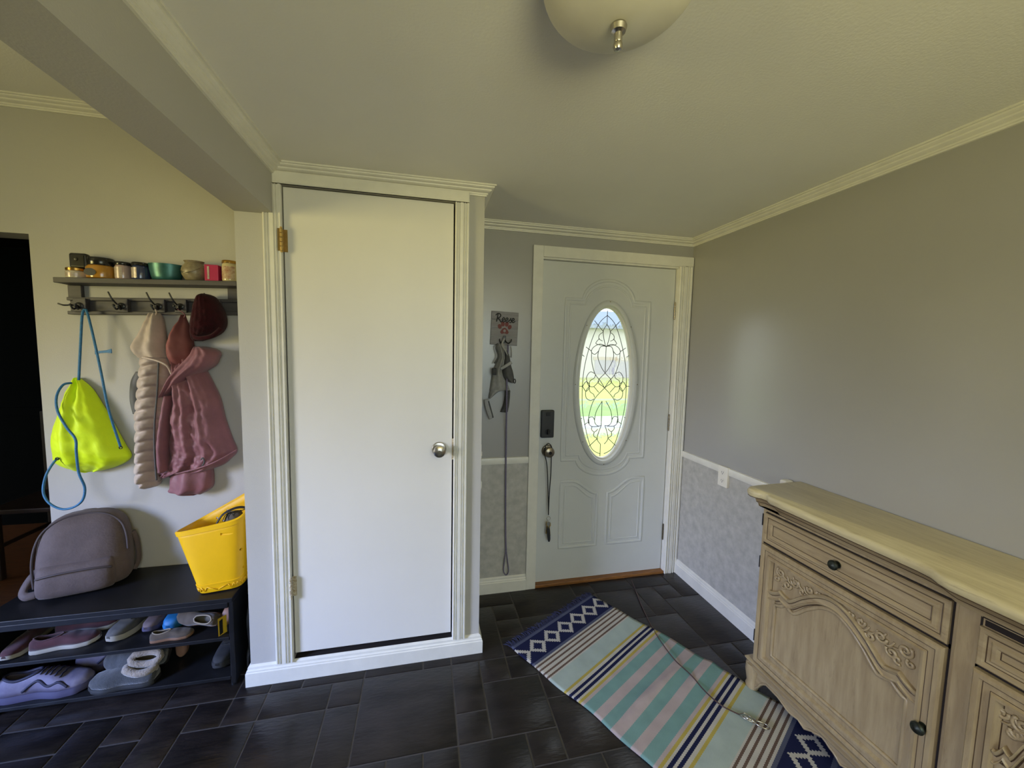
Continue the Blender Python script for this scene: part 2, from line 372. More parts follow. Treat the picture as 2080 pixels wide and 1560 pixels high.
# front door slab with an oval opening
YD = D+.022
OX, OZ, OA, OB = 1.709, 1.302, .190, .497
def slab():
    N = 64; mb = MB(); y0, y1 = YD, YD+.045
    x0, x1, z0, z1 = SL0+.003, SL1-.003, .02, ST
    outer = []; inner = []
    for k in range(N):
        a = 2*PI*k/N; c, s_ = math.cos(a), math.sin(a)
        inner.append((OX+OA*c, OZ+OB*s_))
        # ray from the centre to the slab edge
        t = min((x1-OX)/c if c > 1e-9 else ((x0-OX)/c if c < -1e-9 else 1e9), (z1-OZ)/s_ if s_ > 1e-9 else ((z0-OZ)/s_ if s_ < -1e-9 else 1e9))
        outer.append([OX+t*c, OZ+t*s_])
    for cx, cz in ((x0, z0), (x0, z1), (x1, z0), (x1, z1)):
        k = min(range(N), key=lambda k: (outer[k][0]-cx)**2+(outer[k][1]-cz)**2); outer[k] = [cx, cz]
    rings = [[(x, y0, z) for x, z in inner], [(x, y0, z) for x, z in outer], [(x, y1, z) for x, z in outer], [(x, y1, z) for x, z in inner]]
    return mb.loft(rings, loop=True)
fd = struct(slab().build('door_2', 'door_grey'), 'white panelled front door with an oval leaded glass')
def ell(a, b, y, n=72): return [(OX+a*math.cos(2*PI*k/n), y, OZ+b*math.sin(2*PI*k/n)) for k in range(n)]
prof = [(.188, .495, .010), (.188, .495, -.004), (.193, .500, -.013), (.204, .511, -.015), (.216, .523, -.012), (.224, .531, -.004), (.226, .533, .002)]
MB().loft([ell(a, b, YD+y) for a, b, y in prof], cap=False).build('oval_frame', 'door_grey', fd, smooth=35)
prof = [(.176, .483, .016), (.178, .485, .009), (.186, .493, .004), (.190, .497, .004), (.190, .497, .03), (.176, .483, .03)]
MB().loft([ell(a, b, YD+y) for a, b, y in prof], cap=False, loop=True).build('glazing_bead', 'trim', fd, smooth=35)
scr = MB()
for k in range(8):
    a = PI/2+2*PI*k/8
    scr = MB().lathe([(.0035, 0), (.0035, .0015), (.001, .002)], (OX+.214*math.cos(a), YD-.0145, OZ+.521*math.sin(a)), 8, (0, -1, 0)).build('screw', 'bronze_nickel', fd)
# pressed panel mouldings
def bead(pts, closed=True, r=.011, flat=.42): return MB().tube(pts, r, 10, closed=closed, flat=flat, nrm=(0, 1, 0))
def arc(cx, cz, a, b, t0, t1, n): return [(cx+a*math.cos(t0+(t1-t0)*k/n), cz+b*math.sin(t0+(t1-t0)*k/n)) for k in range(n+1)]
for ins in (0, .030):
    xl, xr = OX-.287+ins, OX+.287-ins; zt, zb_ = 1.83-ins, .815+ins
    ra = .262-ins*.9; rb = .10
    sx = .175-ins*.5
    top = [(xl, zt), (OX-sx-.03, zt)]+[(OX+sx*math.cos(t), zt-.01+(.135-ins*.15)*math.sin(t)+.0) for t in [PI-.08-(PI-.16)*k/18 for k in range(19)]]+[(OX+sx+.03, zt), (xr, zt)]
    sb = .185-ins*.5
    bot = [(xr, zb_), (OX+sb+.02, zb_)]+[(OX+sb*math.cos(t), zb_+.01-(.115-ins*.15)*math.sin(t)) for t in [.08+(PI-.16)*k/18 for k in range(19)]]+[(OX-sb-.02, zb_), (xl, zb_)]
    pts = []
    ring = top+bot
    for k in range(len(ring)):
        p, q = ring[k], ring[(k+1) % len(ring)]; L_ = math.hypot(q[0]-p[0], q[1]-p[1]); n = max(1, int(L_/.05))
        for j in range(n): pts.append((p[0]+(q[0]-p[0])*j/n, YD, p[1]+(q[1]-p[1])*j/n))
    bead(pts, r=.010 if ins == 0 else .006).build('panel_moulding', 'door_grey', fd, smooth=True)
def lower_panel(xa, xb, mir):
    fx = (lambda s: xa+(xb-xa)*s) if not mir else (lambda s: xb-(xb-xa)*s)
    for ins, r in ((0, .010), (.028, .006)):
        z0, ztop, zlow = .235+ins, .675-ins, .585-ins
        i_ = ins/(xb-xa)
        ring = [(i_, z0), (i_, ztop), (.30, ztop)]+[(.30+(.70-i_)*t, ztop-(ztop-zlow)*(3*t*t-2*t**3)) for t in [k/10 for k in range(1, 11)]]+[(1-i_, z0)]
        pts = []
        for k in range(len(ring)):
            p, q = ring[k], ring[(k+1) % len(ring)]; n = max(1, int(math.hypot((q[0]-p[0])*.25, q[1]-p[1])/.04))
            for j in range(n): pts.append((fx(p[0]+(q[0]-p[0])*j/n), YD, p[1]+(q[1]-p[1])*j/n))
        bead(pts, r=r).build('panel_moulding', 'door_grey', fd, smooth=True)
lower_panel(OX-.285, OX-.032, False); lower_panel(OX+.042, OX+.300, True)
# leaded glass
T = bpy.data.materials.new('rippled_glass'); T.use_nodes = True
nt = T.node_tree; nt.nodes.clear(); N_ = nt.nodes
out = N_.new('ShaderNodeOutputMaterial'); mx = N_.new('ShaderNodeMixShader'); rf = N_.new('ShaderNodeBsdfRefraction'); tr = N_.new('ShaderNodeBsdfTransparent')
tc = N_.new('ShaderNodeTexCoord'); mp = N_.new('ShaderNodeMapping'); mp.inputs['Scale'].default_value = (1, 1, .45); vo = N_.new('ShaderNodeTexNoise'); vo.inputs['Scale'].default_value = 70; vo.inputs['Detail'].default_value = 1
bp = N_.new('ShaderNodeBump'); bp.inputs['Strength'].default_value = .5; bp.inputs['Distance'].default_value = .006
nt.links.new(tc.outputs['Object'], mp.inputs[0]); nt.links.new(mp.outputs[0], vo.inputs['Vector']); nt.links.new(vo.outputs['Fac'], bp.inputs['Height']); nt.links.new(bp.outputs[0], rf.inputs['Normal'])
rf.inputs['IOR'].default_value = 1.12; rf.inputs['Roughness'].default_value = .03; rf.inputs['Color'].default_value = (.96, .97, .95, 1); mx.inputs['Fac'].default_value = .5
nt.links.new(rf.outputs[0], mx.inputs[1]); nt.links.new(tr.outputs[0], mx.inputs[2]); nt.links.new(mx.outputs[0], out.inputs['Surface'])
M['ripple'] = T
YG = YD+.018
g = MB().add(ell(.182, .489, YG+.006, 96), [tuple(range(96))]).build('glass_pane', 'ripple', fd)
M['lead'] = mat('lead_came', srgb(84, 84, 80), .45, .6)
# pattern in glass units: half height 1, x to the right; traced from the photograph
def GP(a, b): return (OX+(a-335)/230*.182, YG, OZ-(b-795)/655*.489)
came = []
def line(*p, n=6, mir=True):
    c = spline([GP(*q) for q in p], n); came.append(c)
    if mir: came.append([(2*OX-x, y, z) for x, y, z in c])
line((335, 165), (335, 283), n=1, mir=False); line((318, 1325), (318, 1432), n=1, mir=False)
line((335, 207), (262, 285), (190, 480), (147, 700), (143, 950), (172, 1140), (235, 1350), (318, 1412))
line((335, 283), (304, 350), (330, 475)); line((318, 1160), (286, 1270), (318, 1325))
line((304, 345), (225, 255), n=2); line((286, 1275), (206, 1350), n=2)
line((304, 350), (272, 375), (270, 408), (300, 425)); line((275, 405), (252, 430), (250, 452), (330, 468))
line((335, 470), (282, 452), (226, 480), (208, 520), (240, 540), (275, 505))
line((211, 515), (160, 480), n=2); line((148, 560), (115, 535), n=2); line((144, 815), (92, 815), n=2); line((148, 1090), (110, 1110), n=2)
line((335, 470), (285, 478), (266, 560), (300, 650), (335, 700), (395, 775), (335, 830), (245, 935), (207, 1070), (212, 1140))
line((335, 470), (335, 690), n=1, mir=False)
line((211, 520), (214, 600), (245, 705), (300, 775), (335, 830), n=6)
line((245, 705), (205, 692), (175, 735), (182, 785), (200, 815)); line((200, 815), (205, 770), (240, 745), (252, 715))
line((200, 815), (240, 817), (285, 770), n=5); line((240, 817), (285, 868), n=3)
line((200, 815), (172, 860), (178, 915), (215, 938), (245, 925)); line((200, 815), (208, 860), (240, 885), (250, 912))
line((143, 815), (172, 775), (205, 812), (175, 860), (143, 815), n=3)
line((318, 945), (272, 1030), (258, 1120), (285, 1160), (318, 1160)); line((318, 945), (318, 1160), n=1, mir=False)
line((258, 1110), (240, 1082), (208, 1090), (204, 1130), (235, 1165), (300, 1165)); line((206, 1125), (168, 1150), n=2)
line((236, 1168), (236, 1195), (262, 1215), (290, 1190)); line((258, 1215), (256, 1250), (285, 1272))
mb = MB()
for c in came: mb.tube(c, .0021, 6)
mb.tube(ell(.181, .488, YG, 72), .003, 6, closed=True)
o = mb.build('lead_came', 'lead', fd, smooth=True); o['label'] = 'grey lead lines in scrolling pattern'
# lock, knob, hinges
lk = MB().box(1.276, 1.360, YD-.026, YD, .968, 1.142).build('smart_lock', 'black_plastic', fd, bevel=.008, segs=3)
MB().lathe([(.001, 0), (.017, 0), (.017, .003), (.001, .003)], (1.318, YD-.026, 1.008), 20, (0, -1, 0)).box(1.313, 1.323, YD-.045, YD-.026, .992, 1.024).build('thumb_turn', 'black_metal', lk, bevel=.001)
MB().box(1.304, 1.332, YD-.0275, YD-.026, 1.105, 1.128).build('lock_emblem', 'black_metal', lk, bevel=.002)
fk = door_knob(fd, 1.326, YD, .882, 'bronze_nickel', 1.12, key=True)
for z in (1.735, .995, .235): hinge(fd, SL1+.001, YD-.006, z, .1, 'bronze_nickel')
MB().box(SL0+.01, SL1-.01, YD+.005, YD+.04, .012, .02).build('door_sweep', 'threshold', fd)

# ------------------------------------------------------------------ outside the front door
M['lawn'] = mat('lawn', srgb(150, 162, 84), .9, vscale=1.2, col2=srgb(172, 176, 104))
M['lawn2'] = mat('greener_lawn', srgb(116, 158, 86), .9, vscale=1.2, col2=srgb(136, 168, 98))
M['road'] = mat('pale_concrete', srgb(186, 184, 180), .9)
M['siding'] = mat('white_siding', srgb(196, 194, 190), .8, var=.02)
M['roof'] = mat('grey_blue_roof', srgb(120, 134, 150), .8, var=.1)
M['garage'] = mat('lavender_garage_door', srgb(146, 143, 164), .7)
M['beige'] = mat('beige_trim', srgb(170, 154, 138), .8)
lawn = MB().box(-50, 60, -40, 90, -.7, -.42).build('front_lawn', 'lawn'); struct(lawn, 'sunny green lawn outside the front door')
for y0, y1, m_, nm in ((9.2, 9.5, 'roof', 'kerb'), (9.5, 10.9, 'road', 'road'), (10.9, 14.6, 'lawn2', 'verge'), (14.6, 15.1, 'roof', 'kerb')):
    MB().box(-40, 60, y0-1.8, y1-1.8, -.42, -.40).build(nm, m_, lawn)
house = thing('house', 'pale white house across the lawn seen through the oval glass', 'house', (9, 27, -.4))
MB().box(-6, 24, 27, 35, -.42, 3.5).build('siding', 'siding', house)
MB().add([(-6.6, 26.4, 3.4), (24.6, 26.4, 3.4), (24.6, 35.6, 3.4), (-6.6, 35.6, 3.4), (-6.6, 31, 5.2), (24.6, 31, 5.2)], [(0, 1, 5, 4), (2, 3, 4, 5), (0, 4, 3), (1, 2, 5), (0, 3, 2, 1)]).build('roof', 'roof', house)
a, b = PY(1209, 731, 26.95), PY(1249, 760, 26.95)
gd = MB().box(a.x, b.x, 26.93, 27, b.z, a.z).build('garage_door', 'garage', house)
MB().box(a.x-.15, b.x+.15, 26.9, 27, a.z, a.z+.25).build('garage_lintel', 'beige', house)
# ================================================================== SIDEBOARD
def wood(name, st, c1=(172, 153, 118), c2=(146, 126, 94)):
    Mt = mat(name, srgb(*c1), .42, vscale=5, col2=srgb(*c2), stretch=st, bump=.1, bscale=40, detail=8)
    nt = Mt.node_tree; N = nt.nodes; L = nt.links; b = N['Principled BSDF']
    src = b.inputs['Base Color'].links[0].from_socket
    mp = [n for n in N if n.type == 'MAPPING'][0]
    n2 = N.new('ShaderNodeTexNoise'); n2.inputs['Scale'].default_value = 9; n2.inputs['Detail'].default_value = 6; n2.inputs['Roughness'].default_value = .7
    L.new(mp.outputs[0], n2.inputs['Vector'])
    r = N.new('ShaderNodeValToRGB'); r.color_ramp.elements[0].position = .57; r.color_ramp.elements[1].position = .78
    L.new(n2.outputs['Fac'], r.inputs[0])
    mx = N.new('ShaderNodeMix'); mx.data_type = 'RGBA'; mx.inputs['B'].default_value = (*srgb(96, 76, 54), 1)
    ml = N.new('ShaderNodeMath'); ml.operation = 'MULTIPLY'; ml.inputs[1].default_value = .55
    L.new(r.outputs[0], ml.inputs[0]); L.new(ml.outputs[0], mx.inputs['Factor']); L.new(src, mx.inputs['A']); L.new(mx.outputs['Result'], b.inputs['Base Color'])
    b.inputs['Coat Weight'].default_value = .25; b.inputs['Coat Roughness'].default_value = .2
    return Mt
M['wood_h'] = wood('distressed_cream_wood', (9, 1.0, 9)); M['wood_v'] = wood('distressed_cream_wood_upright', (9, 9, 1.0))
M['wood_lit_top'] = wood('cream_wood_lit_top', (9, 1.0, 9), (208, 196, 156), (186, 172, 134))  # same cream wood; the ceiling's light is put into a paler colour
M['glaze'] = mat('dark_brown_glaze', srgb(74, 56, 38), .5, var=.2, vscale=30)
M['knob_dark'] = mat('verdigris_bronze', srgb(52, 58, 48), .45, .6, vscale=70, col2=srgb(30, 30, 24))
SY0, SY1, SXF, SXB, STOP = -.452, -2.42, 2.022, 2.272, .925
sb = thing('sideboard', 'distressed cream French sideboard with scalloped apron along the right wall', 'sideboard', (2.15, -1.4, 0))
def plan(ins):
    left = [(SXB, -.385), (2.10, -.392), (2.03, -.395), (1.985, -.402), (1.962, -.418), (1.953, -.440), (1.958, -.462), (1.972, -.482), (1.976, -.505), (1.964, -.520), (1.956, -.540), (1.955, -.60), (1.952, -.80), (1.950, -1.04), (1.944, -1.075), (1.928, -1.10), (1.918, -1.13), (1.916, -1.30)]
    c = (-.385+SY1-.067)/2
    pts = left+[(x, 2*c-y) for x, y in reversed(left)]
    out = []; n = len(pts)
    for i, (x, y) in enumerate(pts):
        p = Vector(pts[max(i-1, 0)]); q = Vector(pts[min(i+1, n-1)]); t = (q-p).normalized(); nr = Vector((-t.y, t.x))
        if i in (0, n-1): nr = Vector((0, 0, 0)); out.append((x, y-ins if i == 0 else y+ins)); continue
        # inward is towards +X / the middle
        if nr.x < 0 and i not in (1, 2, n-2, n-3): nr = -nr
        if i in (1, 2) and nr.y > 0: nr = -nr
        if i in (n-2, n-3) and nr.y < 0: nr = -nr
        out.append((min(x+nr.x*ins, SXB), y+nr.y*ins))
    return out
prof = [(.050, .848), (.046, .860), (.038, .866), (.032, .880), (.018, .888), (.006, .892), (.001, .902), (.000, .912), (.004, .920), (.012, .925)]
rings = [[(x, y, z) for x, y in plan(i_)] for i_, z in prof]
MB().loft(rings[5:]).build('top', 'wood_lit_top', sb, smooth=40)
MB().loft(rings[:6]).build('cornice', 'wood_h', sb, smooth=40)
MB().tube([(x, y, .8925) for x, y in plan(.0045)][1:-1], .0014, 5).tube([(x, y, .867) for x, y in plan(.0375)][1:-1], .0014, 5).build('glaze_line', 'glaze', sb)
body = MB().box(SXF, SXB, SY1, SY0, .12, .86).box(SXF-.012, SXB, SY1+.66, SY0-.655, .12, .86).build('body', 'wood_v', sb, bevel=.003)
PF = [(0, 0), (0, .010), (.004, .014), (.012, .014), (.017, .009), (.024, .008), (.029, .013), (.036, .013), (.043, .006)]
def front(y0, y1, z0, z1, x, prof, name, m, parent):
    rings = [[(x-d, y0-i, z0+i), (x-d, y1+i, z0+i), (x-d, y1+i, z1-i), (x-d, y0-i, z1-i)] for i, d in prof]
    return MB().loft(rings).build(name, m, parent, smooth=28)
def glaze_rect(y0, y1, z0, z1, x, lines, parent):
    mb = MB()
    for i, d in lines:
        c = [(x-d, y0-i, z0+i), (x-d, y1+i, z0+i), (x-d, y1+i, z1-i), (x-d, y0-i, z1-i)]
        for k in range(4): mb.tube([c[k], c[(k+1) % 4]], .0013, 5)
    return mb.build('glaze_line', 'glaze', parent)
def cab_knob(parent, x, y, z):
    o = MB().lathe([(.001, 0), (.012, 0), (.012, .002), (.006, .004), (.005, .012), (.010, .016), (.0165, .019), (.0175, .024), (.0145, .029), (.009, .030), (.006, .033), (.001, .034)], (x, y, z), 20, (-1, 0, 0)).build('knob', 'knob_dark', parent, smooth=35)
def scroll(cy, cz, r, turns, dirn, a0, x, rad=.0035):
    pts = []
    n = int(18*turns)
    for k in range(n+1):
        t = k/n; a = a0+dirn*2*PI*turns*t; rr = r*(1-.85*t)
        pts.append((x, cy+rr*math.cos(a), cz+rr*math.sin(a)))
    return pts, [rad*(.5+.5*math.sin(PI*min(1, .25+.75*k/n))) for k in range(n+1)]
def cab_door(y0, y1, z0, z1, x, knob_y):
    d = front(y0, y1, z0, z1, x, [(0, 0), (0, .015), (.005, .022), (.016, .022), (.021, .015), (.036, .015), (.041, .023), (.049, .021), (.057, .004), (.066, .003)], 'door', 'wood_v', sb)
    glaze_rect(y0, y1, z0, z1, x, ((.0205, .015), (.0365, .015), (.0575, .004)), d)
    yl, yr, zl, zt = y0-.055, y1+.055, z0+.055, z1-.055; c = (yl+yr)/2; hw = (yl-yr)/2
    def arch(s, drop):   # s -1..1
        a = abs(s)
        z = zt-drop-.125+.125*(.5+.5*math.cos(PI*min(1, a*1.12)))+.022*max(0, 1-abs(a-.80)/.14)-.010*max(0, 1-abs(a-.62)/.16)
        return z
    def path(drop, k=1.0): return [(0, c-hw*k*s, arch(s, drop)) for s in [-1+2*i/40 for i in range(41)]]
    # arched rail between the carved spandrels and the field
    up = path(.0, 1.03); lo = path(.042, 1.03)
    rg = []
    for t, dx in ((0, .003), (0, .014), (.10, .020), (.26, .017), (.42, .012), (.75, .012), (.86, .017), (.95, .015), (1, .003)):
        rg.append([(x-dx, u[1], u[2]*(1-t)+l[2]*t) for u, l in zip(up, lo)])
    MB().loft(rg, closed=False, cap=False).build('arch_rail', 'wood_h', d, smooth=30)
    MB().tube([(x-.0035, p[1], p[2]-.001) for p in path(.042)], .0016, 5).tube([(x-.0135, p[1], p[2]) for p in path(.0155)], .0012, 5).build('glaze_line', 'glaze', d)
    # field bead
    ring = [(x-.006, p[1]*.965+c*.035, p[2]) for p in path(.052)]
    ring = [(x-.005, yl-.022, zl+.022)]+[(x-.005, p[1], p[2]) for p in path(.050, (hw-.022)/hw)]+[(x-.005, yr+.022, zl+.022)]
    full = []
    for k in range(len(ring)):
        p, q = Vector(ring[k]), Vector(ring[(k+1) % len(ring)]); n = max(1, int((q-p).length/.03))
        full += [p+(q-p)*j/n for j in range(n)]
    MB().tube(full, .0075, 8, closed=True, flat=.9, nrm=(1, 0, 0)).build('field_moulding', 'wood_v', d, smooth=True)
    side = MB().box(x-.0095, x-.002, yl-.022, yl, zl, arch(-1, .03)).box(x-.0095, x-.002, yr, yr+.022, zl, arch(1, .03)).box(x-.0093, x-.002, yr+.022, yl-.022, zl, zl+.022)
    side.build('inner_stile', 'wood_v', d, bevel=.002)
    for sg in (-1, 1):
        mb = MB()
        for (dy, dz, r, tn, dr, a0) in ((.038, -.028, .020, 1.6, 1, 2.2), (.072, -.060, .017, 1.4, -1, .5), (.105, -.032, .018, 1.5, 1, 3.0), (.135, -.052, .014, 1.3, -1, .2), (.165, -.024, .013, 1.3, 1, 2.6), (.055, -.072, .013, 1.1, 1, 4.0), (.022, -.060, .012, 1.2, -1, 1.0), (.195, -.018, .009, 1.1, -1, .8)):
            pts, rr = scroll((yl-dy) if sg == -1 else (yr+dy), zt+dz, r, tn, dr*sg, a0 if sg == 1 else PI-a0, x-.006, .0055)
            mb.tube(pts, rr, 6)
        for k in range(7):   # leaf ribs
            y = (yl-.02-.024*k) if sg == -1 else (yr+.02+.024*k)
            z = zt-.012-.006*(k % 3)
            s2 = -1 if sg == -1 else 1
            mb.tube(spline([(x-.004, y, z), (x-.007, y+s2*.010, z-.018), (x-.004, y+s2*.026, z-.024)], 4), .0035, 6)
        o = mb.build('carving', 'wood_h', d, smooth=True)
    cab_knob(d, x-.015, knob_y, z0+.27)
    return d
secs = [(SY0-.018, SY0-.640), (SY0-.705, SY1+.705), (SY1+.640, SY1+.018)]
Z0, Z1, ZA, ZD = .698, .826, .150, .688
for k, (a, b) in enumerate(secs):
    x = SXF if k != 1 else SXF-.012
    zt_ = Z1 if k != 1 else Z1-.022
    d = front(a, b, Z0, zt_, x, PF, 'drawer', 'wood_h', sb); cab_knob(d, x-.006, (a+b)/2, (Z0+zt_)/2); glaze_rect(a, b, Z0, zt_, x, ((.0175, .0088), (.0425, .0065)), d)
    if k == 1: MB().box(x-.001, x+.002, b+.005, a-.005, zt_+.002, zt_+.018).build('drawer_gap', 'void', sb)
    if k != 1: cab_door(a, b, ZA, ZD, x, (b+.028) if k == 0 else (a-.028))
    else:
        m_ = (a+b)/2; cab_door(a, m_+.003, ZA, ZD, x, m_+.028); cab_door(m_-.003, b, ZA, ZD, x, m_-.028)
dark = MB()
for k, (a, b) in enumerate(secs):
    x = SXF if k != 1 else SXF-.012
    dark.box(x-.0015, x+.001, b-.004, a+.004, ZD-.002, Z0+.002).box(x-.0015, x+.001, b-.0045, b+.001, ZA, Z1).box(x-.0015, x+.001, a-.001, a+.0035, ZA, Z1).box(x-.0015, x+.001, b, a, Z1-.001, Z1+.004)
dark.build('shadow_gap', 'void', sb)
# base moulding and scalloped apron with feet
MB().loft([[(SXF-d, SY0+d*.6, z), (SXF-d, SY0-.655, z), (SXF-d-.012, SY0-.665, z), (SXF-d-.012, SY1+.665, z), (SXF-d, SY1+.655, z), (SXF-d, SY1-d*.6, z), (SXB, SY1-d*.6, z), (SXB, SY0+d*.6, z)] for d, z in ((.006, .104), (.018, .108), (.022, .116), (.012, .122), (.014, .130), (.026, .136), (.027, .143), (.012, .149))]).build('base_moulding', 'wood_h', sb, smooth=35)
def apron_z(s):  # s 0..1 along a section
    pts = [(0, .012), (.045, .012), (.085, .055), (.12, .078), (.20, .076), (.30, .058), (.36, .066), (.39, .052), (.44, .072), (.50, .088)]
    s = min(s, 1-s)
    for (a, za), (b, zb2) in zip(pts, pts[1:]):
        if s <= b: t = (s-a)/(b-a); t = t*t*(3-2*t); return za+(zb2-za)*t
    return pts[-1][1]
for k, (a, b) in enumerate([(SY0, SY0-.66), (SY0-.66, SY1+.66), (SY1+.66, SY1)]):
    x = SXF if k != 1 else SXF-.012
    n = 48; low = [(a+(b-a)*i/n, apron_z(i/n)) for i in range(n+1)]
    poly = low+[(b, .118), (a, .118)]
    mb = MB(); n2 = len(low)
    for dx0, dx1 in ((-.004, .016),):
        r = []
        for i in range(n2): r.append([(x+dx0, low[i][0], low[i][1]), (x+dx1, low[i][0], low[i][1]), (x+dx1, low[i][0], .118), (x+dx0, low[i][0], .118)])
        mb.loft(r)
    o = mb.build('apron', 'wood_h', sb, smooth=40)
    MB().tube([(x-.004, p[0], p[1]+.004) for p in low], .005, 8).build('apron_edge', 'wood_h', o, smooth=True)
for y in (SY0-.005, SY0-.66, SY1+.66, SY1+.005):
    f_ = MB().lathe([(.014, 0), (.024, .003), (.028, .016), (.023, .030), (.026, .05), (.032, .085), (.03, .118)], (SXF+.004, y, 0), 16).build('foot', 'wood_v', sb, smooth=40)
for y in (SY0-.03, SY1+.03): MB().box(SXB-.045, SXB-.005, y-.02, y+.02, 0, .12).build('foot', 'wood_v', sb, bevel=.004)
for z in (.792, .60, .255): MB().box(SXF+.001, SXF+.014, SY0-.002, SY0+.0015, z-.03, z+.022).cyl((SXF-.001, SY0-.001, z-.03), (SXF-.001, SY0-.001, z+.022), .0028, 8).build('hinge', 'black_metal', sb)
# ================================================================== RUG, CABLE, LIGHT, SMALL FITTINGS
def rug_material():
    Mt = bpy.data.materials.new('woven_striped_cotton'); Mt.use_nodes = True
    nt = Mt.node_tree; N = nt.nodes; L = nt.links; b = N['Principled BSDF']; b.inputs['Roughness'].default_value = .95; b.inputs['Specular IOR Level'].default_value = .1
    uv = N.new('ShaderNodeUVMap'); sep = N.new('ShaderNodeSeparateXYZ'); L.new(uv.outputs[0], sep.inputs[0])
    def math_(op, a, bb=None, c=None):
        n = N.new('ShaderNodeMath'); n.operation = op
        for i, q in enumerate((a, bb, c)):
            if q is None: continue
            if isinstance(q, (int, float)): n.inputs[i].default_value = q
            else: L.new(q, n.inputs[i])
        return n.outputs[0]
    u, v = sep.outputs[0], sep.outputs[1]      # metres across, metres along
    # weave wobble on the stripe edges
    saw = math_('MULTIPLY', math_('ABSOLUTE', math_('SUBTRACT', math_('FRACT', math_('MULTIPLY', u, 90)), .5)), .0035)
    vv = math_('ADD', v, saw)
    half = math_('ABSOLUTE', math_('SUBTRACT', vv, .61))     # mirrored about the middle
    s = math_('DIVIDE', math_('SUBTRACT', .61, half), .61)
    cream, brown, mint, yel, navy, teal, pink, grey = srgb(206, 200, 186), srgb(112, 92, 80), srgb(184, 198, 188), srgb(196, 176, 88), srgb(36, 40, 74), srgb(132, 170, 164), srgb(196, 180, 176), srgb(92, 96, 116)
    stops = [(0, grey), (.018, navy), (.148, grey), (.163, cream), (.172, brown), (.182, cream), (.197, brown), (.207, cream), (.222, brown), (.232, cream), (.246, brown), (.256, cream), (.264, mint), (.350, yel), (.362, cream), (.376, navy), (.390, cream), (.399, navy), (.413, cream), (.424, yel), (.436, pink), (.450, teal), (.500, pink), (.540, teal), (.584, pink)]
    ramps = []
    half_ = 16
    def ramp(st):
        r = N.new('ShaderNodeValToRGB'); r.color_ramp.interpolation = 'CONSTANT'; e = r.color_ramp.elements
        while len(e) > 1: e.remove(e[-1])
        e[0].position = st[0][0]/.61; e[0].color = (*st[0][1], 1)
        for p, c in st[1:]:
            q = e.new(p/.61); q.color = (*c, 1)
        L.new(s, r.inputs[0]); return r.outputs[0]
    r1 = ramp(stops[:half_]); r2 = ramp([(0, cream)]+stops[half_:])
    sel = math_('GREATER_THAN', s, stops[half_][0]/.61)
    mx = N.new('ShaderNodeMix'); mx.data_type = 'RGBA'; L.new(sel, mx.inputs['Factor']); L.new(r1, mx.inputs['A']); L.new(r2, mx.inputs['B'])
    # stepped diamonds in the navy end bands
    st = .0085
    ud = math_('SUBTRACT', math_('MODULO', math_('ADD', u, .107*20+.0265), .107), .0535)
    ue = math_('MULTIPLY', math_('ROUND', math_('DIVIDE', math_('ABSOLUTE', ud), st)), st)
    vd = math_('SUBTRACT', math_('MULTIPLY', s, .61), .084)
    ve = math_('MULTIPLY', math_('ROUND', math_('DIVIDE', math_('ABSOLUTE', vd), st)), st)
    dd = math_('ADD', ue, math_('MULTIPLY', ve, .92))
    inb = math_('MULTIPLY', math_('GREATER_THAN', dd, .0300), math_('LESS_THAN', dd, .0530))
    inb = math_('MULTIPLY', inb, math_('LESS_THAN', math_('ABSOLUTE', vd), .062))
    m2 = N.new('ShaderNodeMix'); m2.data_type = 'RGBA'; L.new(inb, m2.inputs['Factor']); L.new(mx.outputs['Result'], m2.inputs['A']); m2.inputs['B'].default_value = (*srgb(204, 198, 186), 1)
    nz = N.new('ShaderNodeTexNoise'); nz.inputs['Scale'].default_value = 14; nz.inputs['Detail'].default_value = 8; tc = N.new('ShaderNodeTexCoord'); L.new(tc.outputs['Object'], nz.inputs['Vector'])
    mr = N.new('ShaderNodeMapRange'); mr.inputs['To Min'].default_value = .58; mr.inputs['To Max'].default_value = .86; L.new(nz.outputs['Fac'], mr.inputs[0])
    hs = N.new('ShaderNodeHueSaturation'); L.new(mr.outputs[0], hs.inputs['Value']); L.new(m2.outputs['Result'], hs.inputs['Color']); L.new(hs.outputs[0], b.inputs['Base Color'])
    wv = N.new('ShaderNodeTexWave'); wv.inputs['Scale'].default_value = 90; L.new(uv.outputs[0], wv.inputs['Vector'])
    bp = N.new('ShaderNodeBump'); bp.inputs['Strength'].default_value = .4; bp.inputs['Distance'].default_value = .002; L.new(wv.outputs['Fac'], bp.inputs['Height']); L.new(bp.outputs[0], b.inputs['Normal'])
    return Mt
M['rug'] = rug_material(); M['navy_yarn'] = mat('navy_yarn', srgb(38, 40, 66), .95, var=.3, vscale=60)
RO = Vector((1.601, .324)); RD = Vector((.49, -.872)).normalized(); RW = Vector((-.872, -.49)).normalized()
def rug_z(u, v):
    z = .0055
    z += .016*math.exp(-((v-.62+.10*(u-.30))/.030)**2)*max(0, 1-((u-.30)/.30)**2)
    z += .012*math.exp(-((v-.70+.05*(u-.30))/.028)**2)*max(0, 1-((u-.12)/.22)**2)
    z += .004*math.exp(-((v-.40)/.04)**2)*(.5+.5*math.sin(u*9))
    z += .004*math.exp(-((v-.84)/.04)**2)*(.5+.5*math.sin(u*8+1))
    return z
def rug_xy(u, v): 
    e = .006*math.sin(v*9)+.004*math.sin(v*21+1)
    return RO+RD*v+RW*(u+.012+e)
nu, nv = 40, 150
vs_, fs_, uvs = [], [], []
for j in range(nv+1):
    for i in range(nu+1):
        u, v = .672*i/nu, 1.22*j/nv; p = rug_xy(u, v); vs_.append((p.x, p.y, rug_z(u, v))); uvs.append((u, v))
